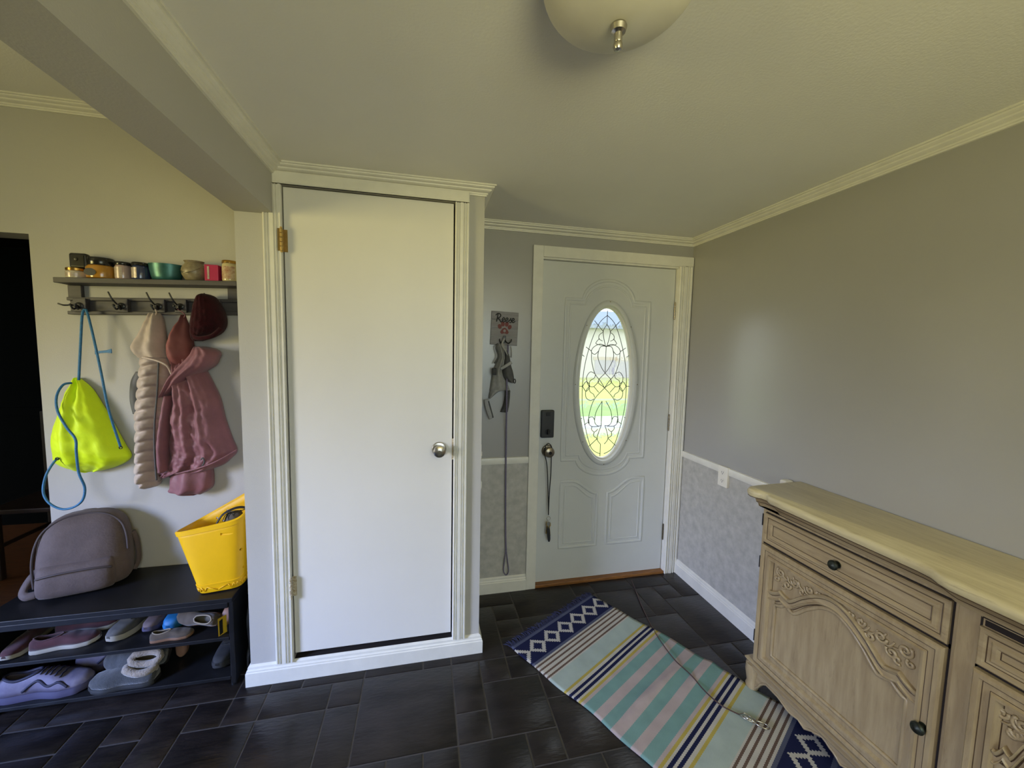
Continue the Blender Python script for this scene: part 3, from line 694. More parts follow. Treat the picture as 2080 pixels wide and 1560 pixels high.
for j in range(nv):
    for i in range(nu): a = j*(nu+1)+i; fs_.append((a, a+1, a+nu+2, a+nu+1))
rug = thing('striped_rug', 'striped flatweave rug with navy diamond ends and dark fringe', 'rug', (1.6, -.3, 0))
ro = MB().add(vs_, fs_).build('weave', 'rug', rug, smooth=True, solid=.004)
uvl = ro.data.uv_layers.new(name='UVMap')
for lp in ro.data.loops: uvl.data[lp.index].uv = uvs[lp.vertex_index]
rf_ = random.Random(3)
for end in (0, 1):
    mb = MB()
    for k in range(150):
        u = .672*k/149; v = 0 if end == 0 else 1.22; sg = -1 if end == 0 else 1
        p = rug_xy(u, v); L_ = rf_.uniform(.025, .048); dx = rf_.uniform(-.018, .018)
        q = p+RD*sg*L_*.5+RW*dx*.5; e = p+RD*sg*L_+RW*dx
        mb.tube([(p.x, p.y, .004), (q.x, q.y, .006+rf_.uniform(0, .004)), (e.x, e.y, .0022)], [.0022, .0022, .0012], 5)
    o = mb.build('fringe', 'navy_yarn', rug); o['kind'] = 'stuff'

# dog tie-out cable with a snap hook lying over the rug
def on_rug(u_, v_, lift=.004):
    p = PZ(u_, v_, 0); q = Vector((p.x, p.y))-RO; v = q.dot(RD); u = q.dot(RW)
    return Vector((p.x, p.y, (rug_z(u-.012, v)+.004 if 0 <= v <= 1.22 and 0 <= u-.012 <= .672 else 0)+lift))
M['cable'] = mat('vinyl_coated_cable', srgb(70, 48, 44), .35)
cb = thing('tether_cable', 'thin dark dog tie-out cable lying across the rug', 'cable', (1.85, -.3, 0))
pts = [on_rug(*p) for p in ((1283, 1180), (1293, 1205), (1305, 1235), (1325, 1276), (1345, 1312), (1372, 1348), (1402, 1378), (1432, 1410), (1462, 1438), (1482, 1449), (1500, 1457))]
MB().tube(spline(pts, 8), .0026, 8).build('cable', 'cable', cb, smooth=True)
a, b, c = on_rug(1508, 1462, .008), on_rug(1532, 1474, .008), on_rug(1562, 1487, .008)
MB().tube([on_rug(1500, 1457), on_rug(1512, 1456, .007), on_rug(1535, 1470, .007), on_rug(1530, 1476, .007), on_rug(1510, 1466, .007)], .0022, 8, closed=True).cyl(a, b, .004, 10).build('swivel', 'nickel', cb, smooth=True)
n_ = (c-b).normalized(); s_ = n_.cross(Vector((0, 0, 1)))
ring = spline([b, b+n_*.012+s_*.010, c-n_*.012+s_*.012, c, c-n_*.012-s_*.012, b+n_*.012-s_*.010], 6, closed=True)
MB().tube(ring, .0032, 8, closed=True).lathe([(.005, 0), (.006, .006), (.005, .014)], b-n_*.012, 12, n_).build('snap_hook', 'nickel', cb, smooth=True)

# ceiling light
M['frost'] = mat('frosted_glass_bowl', srgb(214, 210, 196), .38, var=.05, vscale=8, spec=.5)
lx, ly = .935, -1.088
cl = thing('ceiling_light', 'frosted glass bowl ceiling light with nickel finial', 'ceiling light', (lx, ly, H))
MB().lathe([(.001, 0), (.142, 0), (.150, -.006), (.152, -.016), (.146, -.024), (.001, -.024)], (lx, ly, H), 48).build('mounting_pan', 'bronze_nickel', cl, smooth=35)
bowl = [(.150*math.cos(t), -.025-.082*math.sin(t)) for t in [PI/2*k/16 for k in range(16)]]+[(.010, -.107)]
MB().lathe([(.147, -.022)]+bowl+[(.010, -.103)]+[(.146*math.cos(t), -.023-.078*math.sin(t)) for t in [PI/2*k/16 for k in range(14, -1, -1)]], (lx, ly, H), 64).build('glass_bowl', 'frost', cl, smooth=50)
MB().lathe([(.001, -.104), (.015, -.106), (.0165, -.110), (.014, -.119), (.008, -.122), (.008, -.136), (.0072, -.138), (.009, -.141), (.0095, -.146), (.007, -.151), (.001, -.153)], (lx, ly, H), 20).build('finial', 'nickel', cl, smooth=35)

# outlet, plug and switch
ot = thing('wall_outlet', 'white duplex outlet plate set across the chair rail', 'outlet', (R-.01, .066, .80))
MB().box(R-.0195, R-.002, .030, .103, .742, .860).build('cover_plate', 'plate', ot, bevel=.003)
for z in (.826, .778): 
    rc = MB().lathe([(.017, 0), (.017, .0015), (.001, .0016)], (R-.0195, .0665, z), 20, (-1, 0, 0)).build('receptacle', 'plate', ot)
    MB().box(R-.0215, R-.0208, .0590, .0612, z-.004, z+.006).box(R-.0215, R-.0208, .0715, .0737, z-.004, z+.006).cyl((R-.0215, .0665, z-.009), (R-.0208, .0665, z-.009), .0025, 8).build('slot', 'void', rc)
q = PX(1593, 977, R-.04)
pg = thing('plug_adapter', 'small white plug adapter peeking above the sideboard top', 'plug', (R-.02, q.y, q.z-.05))
MB().box(R-.05, R-.002, q.y-.018, q.y+.018, q.z-.055, q.z+.004).build('housing', 'plate', pg, bevel=.008, segs=3); MB().box(R-.052, R-.049, q.y-.008, q.y+.008, q.z-.02, q.z-.012).build('indicator', 'door_grey', pg)
sw = thing('light_switch', 'white light switch plate on the closet side wall', 'light switch', (XC, .07, .98))
MB().box(XC-.001, XC+.006, .03, .105, .925, 1.045).build('cover_plate', 'plate', sw, bevel=.002); MB().box(XC+.006, XC+.014, .062, .072, .978, 1.0).build('toggle', 'plate', sw, bevel=.001)

# sign with hooks, harness, leash
M['sign_grey'] = mat('grey_stained_board', srgb(150, 147, 150), .7, vscale=9, col2=srgb(128, 125, 128), stretch=(1, 1, 9), rand=.05)
M['sign_black'] = mat('sign_black', (.015, .015, .016), .6); M['paw_red'] = mat('paw_red_brown', srgb(110, 46, 44), .6)
sg = thing('pet_sign', 'grey plank pet name sign with red paw on entry wall', 'sign', (1.03, D, 1.54))
tl, br_ = PY(995, 633, D-.01), PY(1052, 700, D-.01)
sx0, sx1, sz1, sz0 = tl.x+.008, br_.x-.002, tl.z+.004, br_.z-.006
rotS = Matrix.Translation(((sx0+sx1)/2, 0, (sz0+sz1)/2)) @ Matrix.Rotation(math.radians(2.0), 4, 'Y') @ Matrix.Translation((-(sx0+sx1)/2, 0, -(sz0+sz1)/2))
def rot(o, Mx): o.data.transform(Mx); return o
hp = (sz1-sz0)/4
for k in range(4): rot(MB().box(sx0, sx1, D-.012, D-.001, sz0+hp*k+.001, sz0+hp*(k+1)-.001).build('plank', 'sign_grey', sg, bevel=.001), rotS)
def text_mesh(txt, size, shear, name, m, Mx, parent, extrude=.0008, spacing=1.0, offset=0):
    cu = bpy.data.curves.new('txt', 'FONT'); cu.body = txt; cu.size = size; cu.shear = shear; cu.extrude = extrude; cu.align_x = 'CENTER'; cu.align_y = 'CENTER'; cu.space_character = spacing; cu.offset = offset
    t = bpy.data.objects.new('txt', cu); COL.objects.link(t); dg = bpy.context.evaluated_depsgraph_get()
    me = bpy.data.meshes.new_from_object(t.evaluated_get(dg)); bpy.data.objects.remove(t)
    me.materials.clear(); me.materials.append(M[m]); me.transform(Mx)
    o = bpy.data.objects.new(name, me); COL.objects.link(o); attach(o, parent); return o
cxs = (sx0+sx1)/2
# flowing hand-lettered name: one tube stroke per letter
lw = .0034
def stroke(pts, x0, z0, sc): return spline([(x0+a*sc, D-.0135, z0+b*sc) for a, b in pts], 6)
nm = MB(); zt0 = sz1-.062; sc = .046
LET = {'R1': [(0, 0), (.12, .55), (.16, 1.0)], 'R2': [(-.12, .80), (.10, 1.02), (.42, 1.0), (.52, .78), (.34, .52), (.14, .48), (.38, .30), (.56, .02), (.72, .06)],
       'e': [(0, .22), (.26, .30), (.32, .48), (.18, .56), (.04, .38), (.06, .12), (.22, .02), (.46, .20)],
       's': [(0, .12), (.20, .46), (.26, .58), (.20, .40), (.34, .18), (.24, -.02), (.06, .04)]}
x = sx0+.030
for part in ('R1', 'R2'): nm.tube(stroke(LET[part], x, zt0, sc), lw, 6)
x += .033
for ch in 'eese':
    nm.tube(stroke(LET[ch], x, zt0, sc), lw*.9, 6); x += .0205 if ch == 'e' else .017
o = rot(nm.build('lettering', 'sign_black', sg, smooth=True), rotS); o['label'] = 'black hand-lettered name Reese'
def disc(cx, cz, a, b, th, ang=0):
    n = 20; return MB().loft([[(cx+(a*math.cos(2*PI*k/n)*math.cos(ang)-b*math.sin(2*PI*k/n)*math.sin(ang)), y, cz+(a*math.cos(2*PI*k/n)*math.sin(ang)+b*math.sin(2*PI*k/n)*math.cos(ang))) for k in range(n)] for y in (D-.012, D-.012-th)])
pz = (sz0+sz1)/2-.002
for dx, dz, a, b, an in ((-.030, .012, .011, .014, .4), (-.012, .028, .011, .015, .1), (.012, .028, .011, .015, -.1), (.030, .012, .011, .014, -.4)):
    rot(disc(cxs+dx, pz+dz, a, b, .0015, an).build('paw_toe', 'paw_red', sg, smooth=30), rotS)
pad = spline([(cxs, 0, pz+.006), (cxs+.015, 0, pz-.004), (cxs+.025, 0, pz-.020), (cxs+.016, 0, pz-.030), (cxs, 0, pz-.026), (cxs-.016, 0, pz-.030), (cxs-.025, 0, pz-.020), (cxs-.015, 0, pz-.004)], 4, closed=True)
rot(MB().prism(pad, lambda p, y: (p[0], y, p[2]), D-.012, D-.0135).build('paw_pad', 'paw_red', sg), rotS)
rot(disc(cxs, pz-.012, .008, .009, .0022).build('paw_heart', 'sign_grey', sg, smooth=30), rotS)
hz = sz0+.026
hk = MB()
for dx in (-.030, .034):
    hk = MB().tube(spline([(cxs, D-.013, hz+.014), (cxs+dx*.2, D-.022, hz-.004), (cxs+dx*.6, D-.032, hz-.014), (cxs+dx, D-.036, hz-.004), (cxs+dx*1.12, D-.034, hz+.010)], 6), .0035, 8).build('hook', 'black_metal', sg, smooth=True)
MB().box(cxs-.009, cxs+.009, D-.016, D-.012, hz-.012, hz+.03).build('hook_plate', 'black_metal', sg, bevel=.002)
# ------------------------------------------------------------------ soft goods helper
def garment(levels, yb, folds=(), n=22, rows=6, quilt=None, noise_amp=0, seed=0, pw=.55, plane=.18):
    """levels: (v, u_left, u_right, depth) in photo pixels, hung in front of the plane Y = yb"""
    lv = spline([Vector((v, ul, ur)) for v, ul, ur, d in levels], rows); dp = spline([Vector((d, 0, 0)) for *_, d in levels], rows)
    rings = []
    for (v, ul, ur), dv in zip(lv, dp):
        d = max(dv.x, .004); yy = yb-d*plane
        a, b = PY(ul, v, yy), PY(ur, v, yy)
        ring = []
        for k in range(n+1):
            t = k/n; p = a.lerp(b, t); env = max(0, math.sin(PI*t))**pw
            y = yb-.002-d*env
            for fr, am, ph, sk in folds: y -= am*env*math.sin(2*PI*(fr*t+ph+sk*p.z))
            if quilt: 
                qn, qa = quilt; y -= qa*env*(1-abs(math.cos(PI*(p.z+.008*math.sin(7*t))/qn))**6)
            if noise_amp: y -= noise_amp*env*(noise.noise(Vector((p.x*14+seed, p.z*9, seed)))+.45*noise.noise(Vector((p.x*34+p.z*12, p.z*24, seed+3)))+.2*noise.noise(Vector((p.x*80, p.z*60, seed+7))))
            ring.append(Vector((p.x, min(y, yb-.003), p.z)))
        for k in range(n-1, 0, -2):
            t = k/n; p = a.lerp(b, t); ring.append(Vector((p.x, yb, p.z)))
        rings.append(ring)
    return MB().loft(rings)
def ribbon(pts, w, th, nrm=(0, 1, 0), n=6):
    c = spline(pts, n); return MB().tube(c, w/2, 8, flat=th/(w/2), nrm=nrm)
# harness
M['harness'] = mat('grey_mesh_fabric', srgb(156, 155, 152), .85, var=.12, vscale=60, bump=.3, bscale=300); M['harness_dark'] = mat('dark_grey_mesh', srgb(84, 84, 84), .85, var=.12, vscale=60)
M['webbing'] = mat('pale_grey_webbing', srgb(158, 157, 156), .8, var=.1, vscale=120); M['leash'] = mat('purple_grey_cord', srgb(104, 98, 122), .8, var=.15, vscale=120)
hn = thing('dog_harness', 'grey fabric dog harness hanging from the pet sign', 'harness', (1.03, D-.04, 1.1))
def Zm(a, b, y): return PY(970+a/6, 620+b/6, y)
yb = D-.012
def gz(lv): return [(620+b/6, 970+l/6, 970+r/6, d) for b, l, r, d in lv]
garment(gz([(470, 225, 330, .02), (540, 240, 340, .035), (620, 255, 345, .04), (720, 220, 330, .045), (800, 185, 300, .05), (900, 170, 340, .05), (990, 155, 385, .045), (1040, 145, 400, .03)]), yb, [(2, .006, 0, 1)], noise_amp=.01).build('chest_piece', 'harness', hn, smooth=True, sub=1)
garment(gz([(545, 315, 345, .05), (620, 320, 385, .06), (740, 300, 410, .065), (800, 290, 430, .065), (880, 300, 445, .06), (945, 400, 440, .05)]), yb-.004, [(1.5, .006, .2, 2)]).build('side_flap', 'harness_dark', hn, smooth=True, sub=1)
garment(gz([(1030, 150, 330, .04), (1060, 150, 250, .035), (1100, 140, 200, .03), (1135, 135, 160, .02)]), yb, [], pw=.7).build('belly_panel', 'harness', hn, smooth=True)
garment(gz([(1040, 340, 400, .04), (1120, 330, 395, .04), (1220, 310, 385, .035), (1300, 275, 370, .02)]), yb, [(2, .004, 0, 0)]).build('belly_panel', 'harness_dark', hn, smooth=True)
ribbon([Zm(330, 405, yb-.03), Zm(300, 480, yb-.045), Zm(345, 560, yb-.055), Zm(395, 640, yb-.06)], .012, .002).build('strap', 'webbing', hn, smooth=True)
ribbon([Zm(405, 500, yb-.04), Zm(412, 570, yb-.045), Zm(410, 640, yb-.05)], .009, .002).build('strap', 'webbing', hn, smooth=True)
ribbon([Zm(285, 775, yb-.068), Zm(345, 740, yb-.075), Zm(415, 695, yb-.07)], .018, .003).build('strap', 'webbing', hn, smooth=True)
ribbon([Zm(250, 470, yb-.03), Zm(225, 520, yb-.035), Zm(250, 620, yb-.035), Zm(205, 710, yb-.03)], .010, .002).build('strap', 'harness_dark', hn, smooth=True)
ribbon([Zm(110, 1150, yb-.02), Zm(120, 1230, yb-.02), Zm(150, 1330, yb-.02), Zm(170, 1380, yb-.015)], .030, .003).build('strap', 'webbing', hn, smooth=True)
ribbon([Zm(135, 1170, yb-.022), Zm(160, 1260, yb-.022), Zm(190, 1370, yb-.02)], .008, .003).build('strap', 'harness_dark', hn, smooth=True)
a = Zm(208, 808, yb-.056); MB().box(a.x-.011, a.x+.011, a.y-.003, a.y+.02, a.z-.02, a.z+.02).build('badge', 'sign_black', hn, bevel=.002)
a = Zm(452, 925, yb-.05); MB().tube([(a.x+.006*math.cos(t), a.y, a.z+.012*math.sin(t)) for t in [2*PI*k/14 for k in range(14)]], .0028, 6, closed=True).build('buckle', 'sign_black', hn, smooth=True)
ls = thing('dog_leash', 'thin purple-grey dog leash hanging down the entry wall', 'leash', (1.07, D-.02, .12))
yl = D-.024
lp = [PY(1032, 700, yl-.01), PY(1030, 760, yl-.042), PY(1029, 830, yl-.035), PY(1028, 900, yl), PY(1027, 1000, yl), PY(1027, 1080, yl), PY(1028, 1118, yl)]
ribbon(lp, .010, .0022).build('cord', 'leash', ls, smooth=True)
ribbon([PY(1028, 1116, yl), PY(1024, 1145, yl), PY(1023, 1160, yl), PY(1028, 1168, yl), PY(1033, 1160, yl), PY(1031, 1140, yl), PY(1028, 1116, yl)], .007, .0022).build('hand_loop', 'leash', ls, smooth=True)
# keys on the knob
ky = thing('key_bunch', 'keys on a black lanyard hanging from the front door knob', 'keys', (1.34, D, .3))
yk = YD-.038
MB().tube(spline([PY(1106, 922, yk), PY(1111, 945, yk), PY(1113, 990, yk), PY(1114, 1046, yk)], 6), .0032, 6).tube(spline([PY(1120, 922, yk), PY(1119, 960, yk), PY(1116, 1000, yk), PY(1114, 1046, yk)], 6), .0032, 6).tube(spline([PY(1106, 922, yk), PY(1108, 907, yk-.003), PY(1114, 901, yk-.003), PY(1120, 907, yk-.003), PY(1120, 922, yk)], 5), .0032, 6).build('lanyard', 'sign_black', ky, smooth=True)
c = PY(1114, 1053, yk); MB().tube([(c.x+.012*math.cos(t), c.y, c.z+.012*math.sin(t)) for t in [2*PI*k/20 for k in range(20)]], .0015, 6, closed=True).build('split_ring', 'nickel', ky, smooth=True)
def key(u0, v0, u1, v1, y, m):
    a, b = PY(u0, v0, y), PY(u1, v1, y); d = (b-a).normalized(); s = Vector((d.z, 0, -d.x)); L_ = (b-a).length
    poly = [(-.3, 0), (-1, .08), (-1, .26), (-.4, .36), (-.4, .95), (-.1, 1), (.35, .95), (.2, .85), (.4, .75), (.2, .62), (.4, .5), (.4, .36), (1, .26), (1, .08), (.3, 0)]
    MB().prism([a+s*p*.011+d*L_*q for p, q in poly], lambda p, e: (p.x, y+e, p.z), 0, .003).build('key', m, ky)
key(1113, 1060, 1109, 1085, yk-.002, 'brass'); key(1115, 1060, 1117, 1090, yk+.003, 'brass'); key(1114, 1060, 1114, 1083, yk-.007, 'nickel')
MB().loft([[(p.x+dx, p.y+dy, p.z) for dx, dy in ((-w_, -.005), (w_, -.005), (w_, .005), (-w_, .005))] for p, w_ in ((PY(1114, 1072, yk-.012), .007), (PY(1114, 1078, yk-.012), .010), (PY(1115, 1095, yk-.012), .009), (PY(1115, 1100, yk-.012), .005))]).build('key_fob', 'black_plastic', ky, bevel=.002)

# ================================================================== COAT RACK
def RZ(x): return (x+.93)*.033       # the rack hangs a little off level
M['rack'] = mat('charcoal_painted_wood', srgb(80, 77, 80), .55, vscale=8, col2=srgb(64, 61, 64), stretch=(1, 6, 6))
rk = thing('coat_rack', 'charcoal wooden coat rack with shelf and black hooks', 'coat rack', (-.645, W, 1.6))
RX0, RX1 = -.985, -.305
def tilt(o, px=0):
    for v in o.data.vertices: v.co.z += RZ(v.co.x)
    return o
def rbox(name, x0, x1, y0, y1, z0, z1, m='rack', p=rk, bv=.002): return tilt(MB().box(x0, x1, y0, y1, z0, z1).build(name, m, p, bevel=bv))
rbox('shelf', RX0+.005, RX1+.02, W-.096, W-.001, 1.757, 1.779)
for x0 in (RX0, RX1-.05): rbox('upright', x0, x0+.05, W-.02, W-.001, 1.69, 1.757)
rbox('rail', RX0-.004, RX1, W-.024, W-.001, 1.690, 1.704); rbox('rail', RX0-.004, RX1, W-.024, W-.001, 1.628, 1.643); rbox('back_board', RX0, RX1, W-.012, W-.001, 1.643, 1.690)
HX = [-.935, -.777, -.633, -.545, -.405]
def hook(x, full=True, side=0):
    b = rbox('hook_block', x-.024, x+.024, W-.036, W-.012, 1.638, 1.698)
    z = 1.665+RZ(x); y = W-.036
    mb = MB().lathe([(.014, 0), (.015, .003), (.012, .005), (.008, .006)], (x, y, z), 14, (0, -1, 0))
    if side == 0: mb.tube(spline([(x, y-.004, z), (x-.004, y-.022, z+.008), (x-.012, y-.036, z+.030), (x-.022, y-.040, z+.058)], 6), .0032, 8)
    else: mb.tube(spline([(x, y-.004, z), (x-.016, y-.02, z), (x-.035, y-.03, z-.002), (x-.055, y-.03, z+.004)], 6), .0032, 8)
    mb.tube(spline([(x, y-.004, z-.002), (x-.006, y-.018, z-.016), (x-.004, y-.030, z-.014), (x-.008, y-.034, z-.002)], 6), .0035, 8).tube(spline([(x, y-.004, z-.002), (x+.008, y-.018, z-.016), (x+.010, y-.030, z-.012), (x+.010, y-.034, z-.002)], 6), .0035, 8)
    mb.lathe([(.001, -.006), (.0055, -.003), (.006, 0), (.0055, .003), (.001, .006)], (x-.008, y-.034, z), 10).lathe([(.001, -.006), (.0055, -.003), (.006, 0), (.0055, .003), (.001, .006)], (x+.010, y-.034, z), 10)
    mb.build('hook', 'black_metal', b, smooth=45)
for i, x in enumerate(HX): hook(x, side=1 if i == 0 else 0)

# ---- jars and tins on the shelf
def glassy(n, c, **k): return mat(n, c, .15, coat=.6, **k)
M['white_wax'] = glassy('white_wax_jar', srgb(196, 186, 170)); M['amber'] = glassy('amber_wax_jar', srgb(176, 126, 44)); M['pinkwax'] = glassy('pale_pink_jar', srgb(176, 152, 148)); M['bluewax'] = glassy('blue_jar', srgb(50, 60, 96))
M['tealtin'] = mat('teal_metal', srgb(58, 112, 112), .35, .35, vscale=30, col2=srgb(40, 84, 86)); M['stone'] = mat('speckled_stoneware', srgb(146, 134, 110), .35, vscale=70, col2=srgb(120, 108, 86)); M['pinkbox'] = mat('hot_pink_box', srgb(170, 34, 82), .35)
M['cream'] = glassy('cream_wax_jar', srgb(196, 182, 140)); M['gold'] = mat('gold_lid', srgb(190, 150, 80), .25, 1); M['gloss_black'] = mat('gloss_black_lid', (.012, .012, .013), .2)
M['label'] = mat('cream_paper_label', srgb(206, 192, 160), .7, vscale=50, col2=srgb(150, 96, 70)); M['label_dark'] = mat('dark_label', srgb(34, 36, 44), .5); M['label_silver'] = mat('silver_paper_label', srgb(202, 192, 184), .3, .3, vscale=90, col2=srgb(168, 150, 142))
YS = W-.052
def ux(u, y=YS): return PY(u, 568, y).x
def jar(name, label, cat, u0, u1, vtop, body, lid=None, lidv=None, lm='gloss_black', sq=1.0, group='jars on the coat rack shelf', shape=None, lidgrow=1.0):
    x0, x1 = ux(u0), ux(u1); cx = (x0+x1)/2; r = (x1-x0)/2; zb = 1.779+RZ(cx)+.034*r
    zt = PY((u0+u1)/2, vtop, YS-min(r, .04)).z
    t = thing(name, label, cat, (cx, YS, zb), group)
    h = zt-zb; ry = min(r, .046)
    def ring(k, z, f=1.0): return [(cx+r*f*math.cos(2*PI*i/k), YS+ry*f*math.sin(2*PI*i/k), z) for i in range(k)]
    lh = (zt-PY((u0+u1)/2, lidv, YS-min(r, .04)).z) if lidv else 0
    hb = h-lh
    pr = shape or [(.90, 0), (.98, .04), (1, .1), (1, .82), (.95, .92), (.88, .97), (.86, 1)]
    MB().loft([ring(28, zb+hb*q, f) for f, q in pr]).build('jar_body', body, t, smooth=40)
    if lidv:
        MB().loft([ring(28, zb+hb, .93*lidgrow), ring(28, zb+hb+lh*.1, .97*lidgrow), ring(28, zb+hb+lh*.85, .97*lidgrow), ring(28, zb+h, .92*lidgrow)]).build('lid', lm, t, smooth=40)
    return t, cx, r, ry, zb, hb
def jlabel(t, cx, r, ry, z0, z1, a0, a1, m):
    n = 14
    f = 1.012
    MB().loft([[(cx+r*f*math.cos(a0+(a1-a0)*i/n), YS+ry*f*math.sin(a0+(a1-a0)*i/n), z) for i in range(n+1)] for z in (z0, z1)], closed=False, cap=False).build('paper_label', m, t, smooth=True)
t, cx, r, ry, zb, hb = jar('candle', 'small white candle jar with gold lid under a black tin', 'candle', 137, 177, 543, 'white_wax', True, 549, 'gold'); jlabel(t, cx, r, ry, zb+.008, zb+hb*.7, -2.3, -.9, 'label_silver')
ztop = PY(157, 543, YS-.035).z
bt = thing('square_tin', 'black square tin standing on the small white candle', 'tin', (cx, YS, ztop))
a, b = PY(137, 512, YS-.012), PY(176, 541, YS-.012)
MB().box(a.x, b.x, YS-.012, YS+.018, ztop, a.z).build('tin_body', 'gloss_black', bt, bevel=.010, segs=4); MB().lathe([(.008, 0), (.006, .003), (.001, .0035)], ((a.x+b.x)/2-.004, YS-.012, (ztop+a.z)/2+.006), 14, (0, -1, 0)).build('tin_stud', 'black_metal', bt, smooth=40)
t, cx, r, ry, zb, hb = jar('candle', 'wide amber candle jar with black lid and dark oval label', 'candle', 179, 235, 522, 'amber', True, 538, lidgrow=.94)
n = 18; MB().loft([[(cx-.012+.022*math.cos(2*PI*k/n)*s_, YS-ry*1.0-.001, zb+hb*.42+.016*math.sin(2*PI*k/n)*s_) for k in range(n)] for s_ in (1, .02)], cap=False).build('oval_label', 'label_dark', t)
t, cx, r, ry, zb, hb = jar('candle', 'pale pink candle jar with black lid beside the blue one', 'candle', 236, 268, 531, 'pinkwax', True, 538); jlabel(t, cx, r, ry, zb+.006, zb+hb*.85, -2.4, -1.2, 'label_silver')
t, cx, r, ry, zb, hb = jar('candle', 'blue candle jar with black lid beside the teal tin', 'candle', 270, 305, 532, 'bluewax', True, 539); jlabel(t, cx, r, ry, zb+.006, zb+hb*.85, -2.4, -1.5, 'label_silver')
t, cx, r, ry, zb, hb = jar('metal_bowl', 'round teal metal candle bowl on the coat rack shelf', 'bowl', 304, 373, 535, 'tealtin', shape=[(.74, 0), (.80, .04), (.86, .2), (.94, .6), (.985, .95), (1, 1), (.96, 1), (.93, .9), (.5, .86)])
MB().loft([[(cx+r*f*math.cos(2*PI*i/28), YS+ry*f*math.sin(2*PI*i/28), zb+hb*q) for i in range(28)] for f, q in ((.93, .84), (.02, .85))], cap=False).build('wax', 'white_wax', t)
t, cx, r, ry, zb, hb = jar('stoneware_pot', 'small beige stoneware pot with wire handle', 'pot', 370, 421, 528, 'stone', shape=[(.55, 0), (.72, .06), (.93, .28), (1, .46), (.94, .66), (.74, .84), (.66, .90), (.76, .97), (.78, 1), (.70, 1), (.62, .92), (.6, .7)])
MB().tube(spline([(cx-r*.95, YS-ry*.4, zb+hb*.55), (cx-r*.5, YS-ry*1.03, zb+hb*.34), (cx+r*.2, YS-ry*1.12, zb+hb*.40), (cx+r*.85, YS-ry*.7, zb+hb*.66)], 8), .0016, 6).build('wire_handle', 'bronze_nickel', t, smooth=True)
cx = ux(436); z0 = 1.779+RZ(cx); zt = PY(436, 538, YS-.03).z
bxx = thing('pink_box', 'hot pink cardboard candle box on the coat rack shelf', 'box', (cx, YS, z0))
MB().box(ux(423), ux(451)-.001, YS-.032, YS+.03, z0, zt).build('carton', 'pinkbox', bxx, bevel=.002); MB().box(ux(423)+.012, ux(423)+.02, YS-.0332, YS-.032, z0+.008, zt-.008).build('printed_stripe', 'label_silver', bxx)
t, cx, r, ry, zb, hb = jar('candle', 'cream candle jar with gold lid and floral label', 'candle', 452, 484, 528, 'cream', True, 534, 'gold'); jlabel(t, cx, r, ry, zb+.010, zb+hb*.82, -2.6, -.6, 'label')

# ================================================================== HANGING THINGS
M['neon'] = mat('neon_yellow_nylon', srgb(222, 255, 0), .6, var=.05, vscale=10, bump=.1, bscale=300, sheen=.1); M['bluecord'] = mat('blue_cord', srgb(48, 122, 176), .6, vscale=120, col2=srgb(44, 96, 130))
M['vest'] = mat('taupe_quilted_nylon', srgb(198, 182, 170), .6, vscale=14, col2=srgb(176, 160, 149), bump=.15, bscale=70, sheen=.15); M['vest_in'] = mat('grey_lining', srgb(98, 98, 98), .6)
M['mauve'] = mat('mauve_rain_fabric', srgb(140, 90, 96), .6, vscale=9, col2=srgb(118, 74, 82), bump=.45, bscale=45, sheen=.15); M['brick'] = mat('brick_hood_lining', srgb(142, 84, 80), .6, vscale=10, col2=srgb(126, 72, 70)); M['maroon_knit'] = mat('maroon_knit', srgb(54, 12, 20), .95, vscale=40, col2=srgb(38, 7, 13), bump=.5, bscale=180, sheen=.05, spec=.2)
hz1 = 1.665+RZ(HX[0])
dbag = thing('drawstring_bag', 'neon yellow drawstring bag with blue cords on the coat rack', 'bag', (-.95, W-.06, .92))
garment([(767, 152, 160, .014), (774, 147, 170, .03), (790, 138, 187, .05), (820, 124, 205, .075), (850, 113, 222, .09), (880, 104, 238, .1), (905, 102, 252, .1), (925, 104, 264, .09), (938, 107, 256, .07), (948, 124, 236, .05), (954, 150, 215, .03), (957, 172, 200, .015)],
        W-.012, [(2.2, .008, .1, .3), (4.5, .004, .3, -.8)], n=34, noise_amp=.016, seed=3, pw=.6).build('pouch', 'neon', dbag, smooth=True)
yc = W-.055
def cord(pts, r=.0048, nm='cord', ys=None):
    P3 = [PY(u, v, ys[i] if ys else yc) for i, (u, v) in enumerate(pts)]
    return MB().tube(spline(P3, 8), r, 8).build(nm, 'bluecord', dbag, smooth=True)
cord([(172, 628), (167, 640), (164, 690), (160, 772)], ys=[W-.06, W-.066, W-.07, W-.07])
cord([(174, 628), (180, 645), (192, 695), (206, 760), (220, 830), (245, 908)], ys=[W-.06, W-.066, W-.078, W-.09, W-.115, W-.085])
cord([(146, 778), (128, 782), (115, 805), (117, 835), (135, 868), (153, 892), (155, 920), (160, 960), (172, 990), (168, 1015), (150, 1030), (125, 1034), (100, 1022), (88, 1000), (92, 970), (103, 948), (116, 931)],
     ys=[W-.05, W-.07, W-.10, W-.12, W-.135, W-.145, W-.145, W-.14, W-.13, W-.13, W-.13, W-.13, W-.13, W-.12, W-.11, W-.10, W-.08])
for u, v in ((245, 909), (116, 932)):
    p = PY(u, v, W-.088); MB().tube([(p.x+.006*math.cos(t_), p.y, p.z+.006*math.sin(t_)) for t_ in [2*PI*k/14 for k in range(14)]], .002, 6, closed=True).build('eyelet', 'black_metal', dbag, smooth=True)
a, b = PY(193, 716, W-.08), PY(227, 713, W-.085)
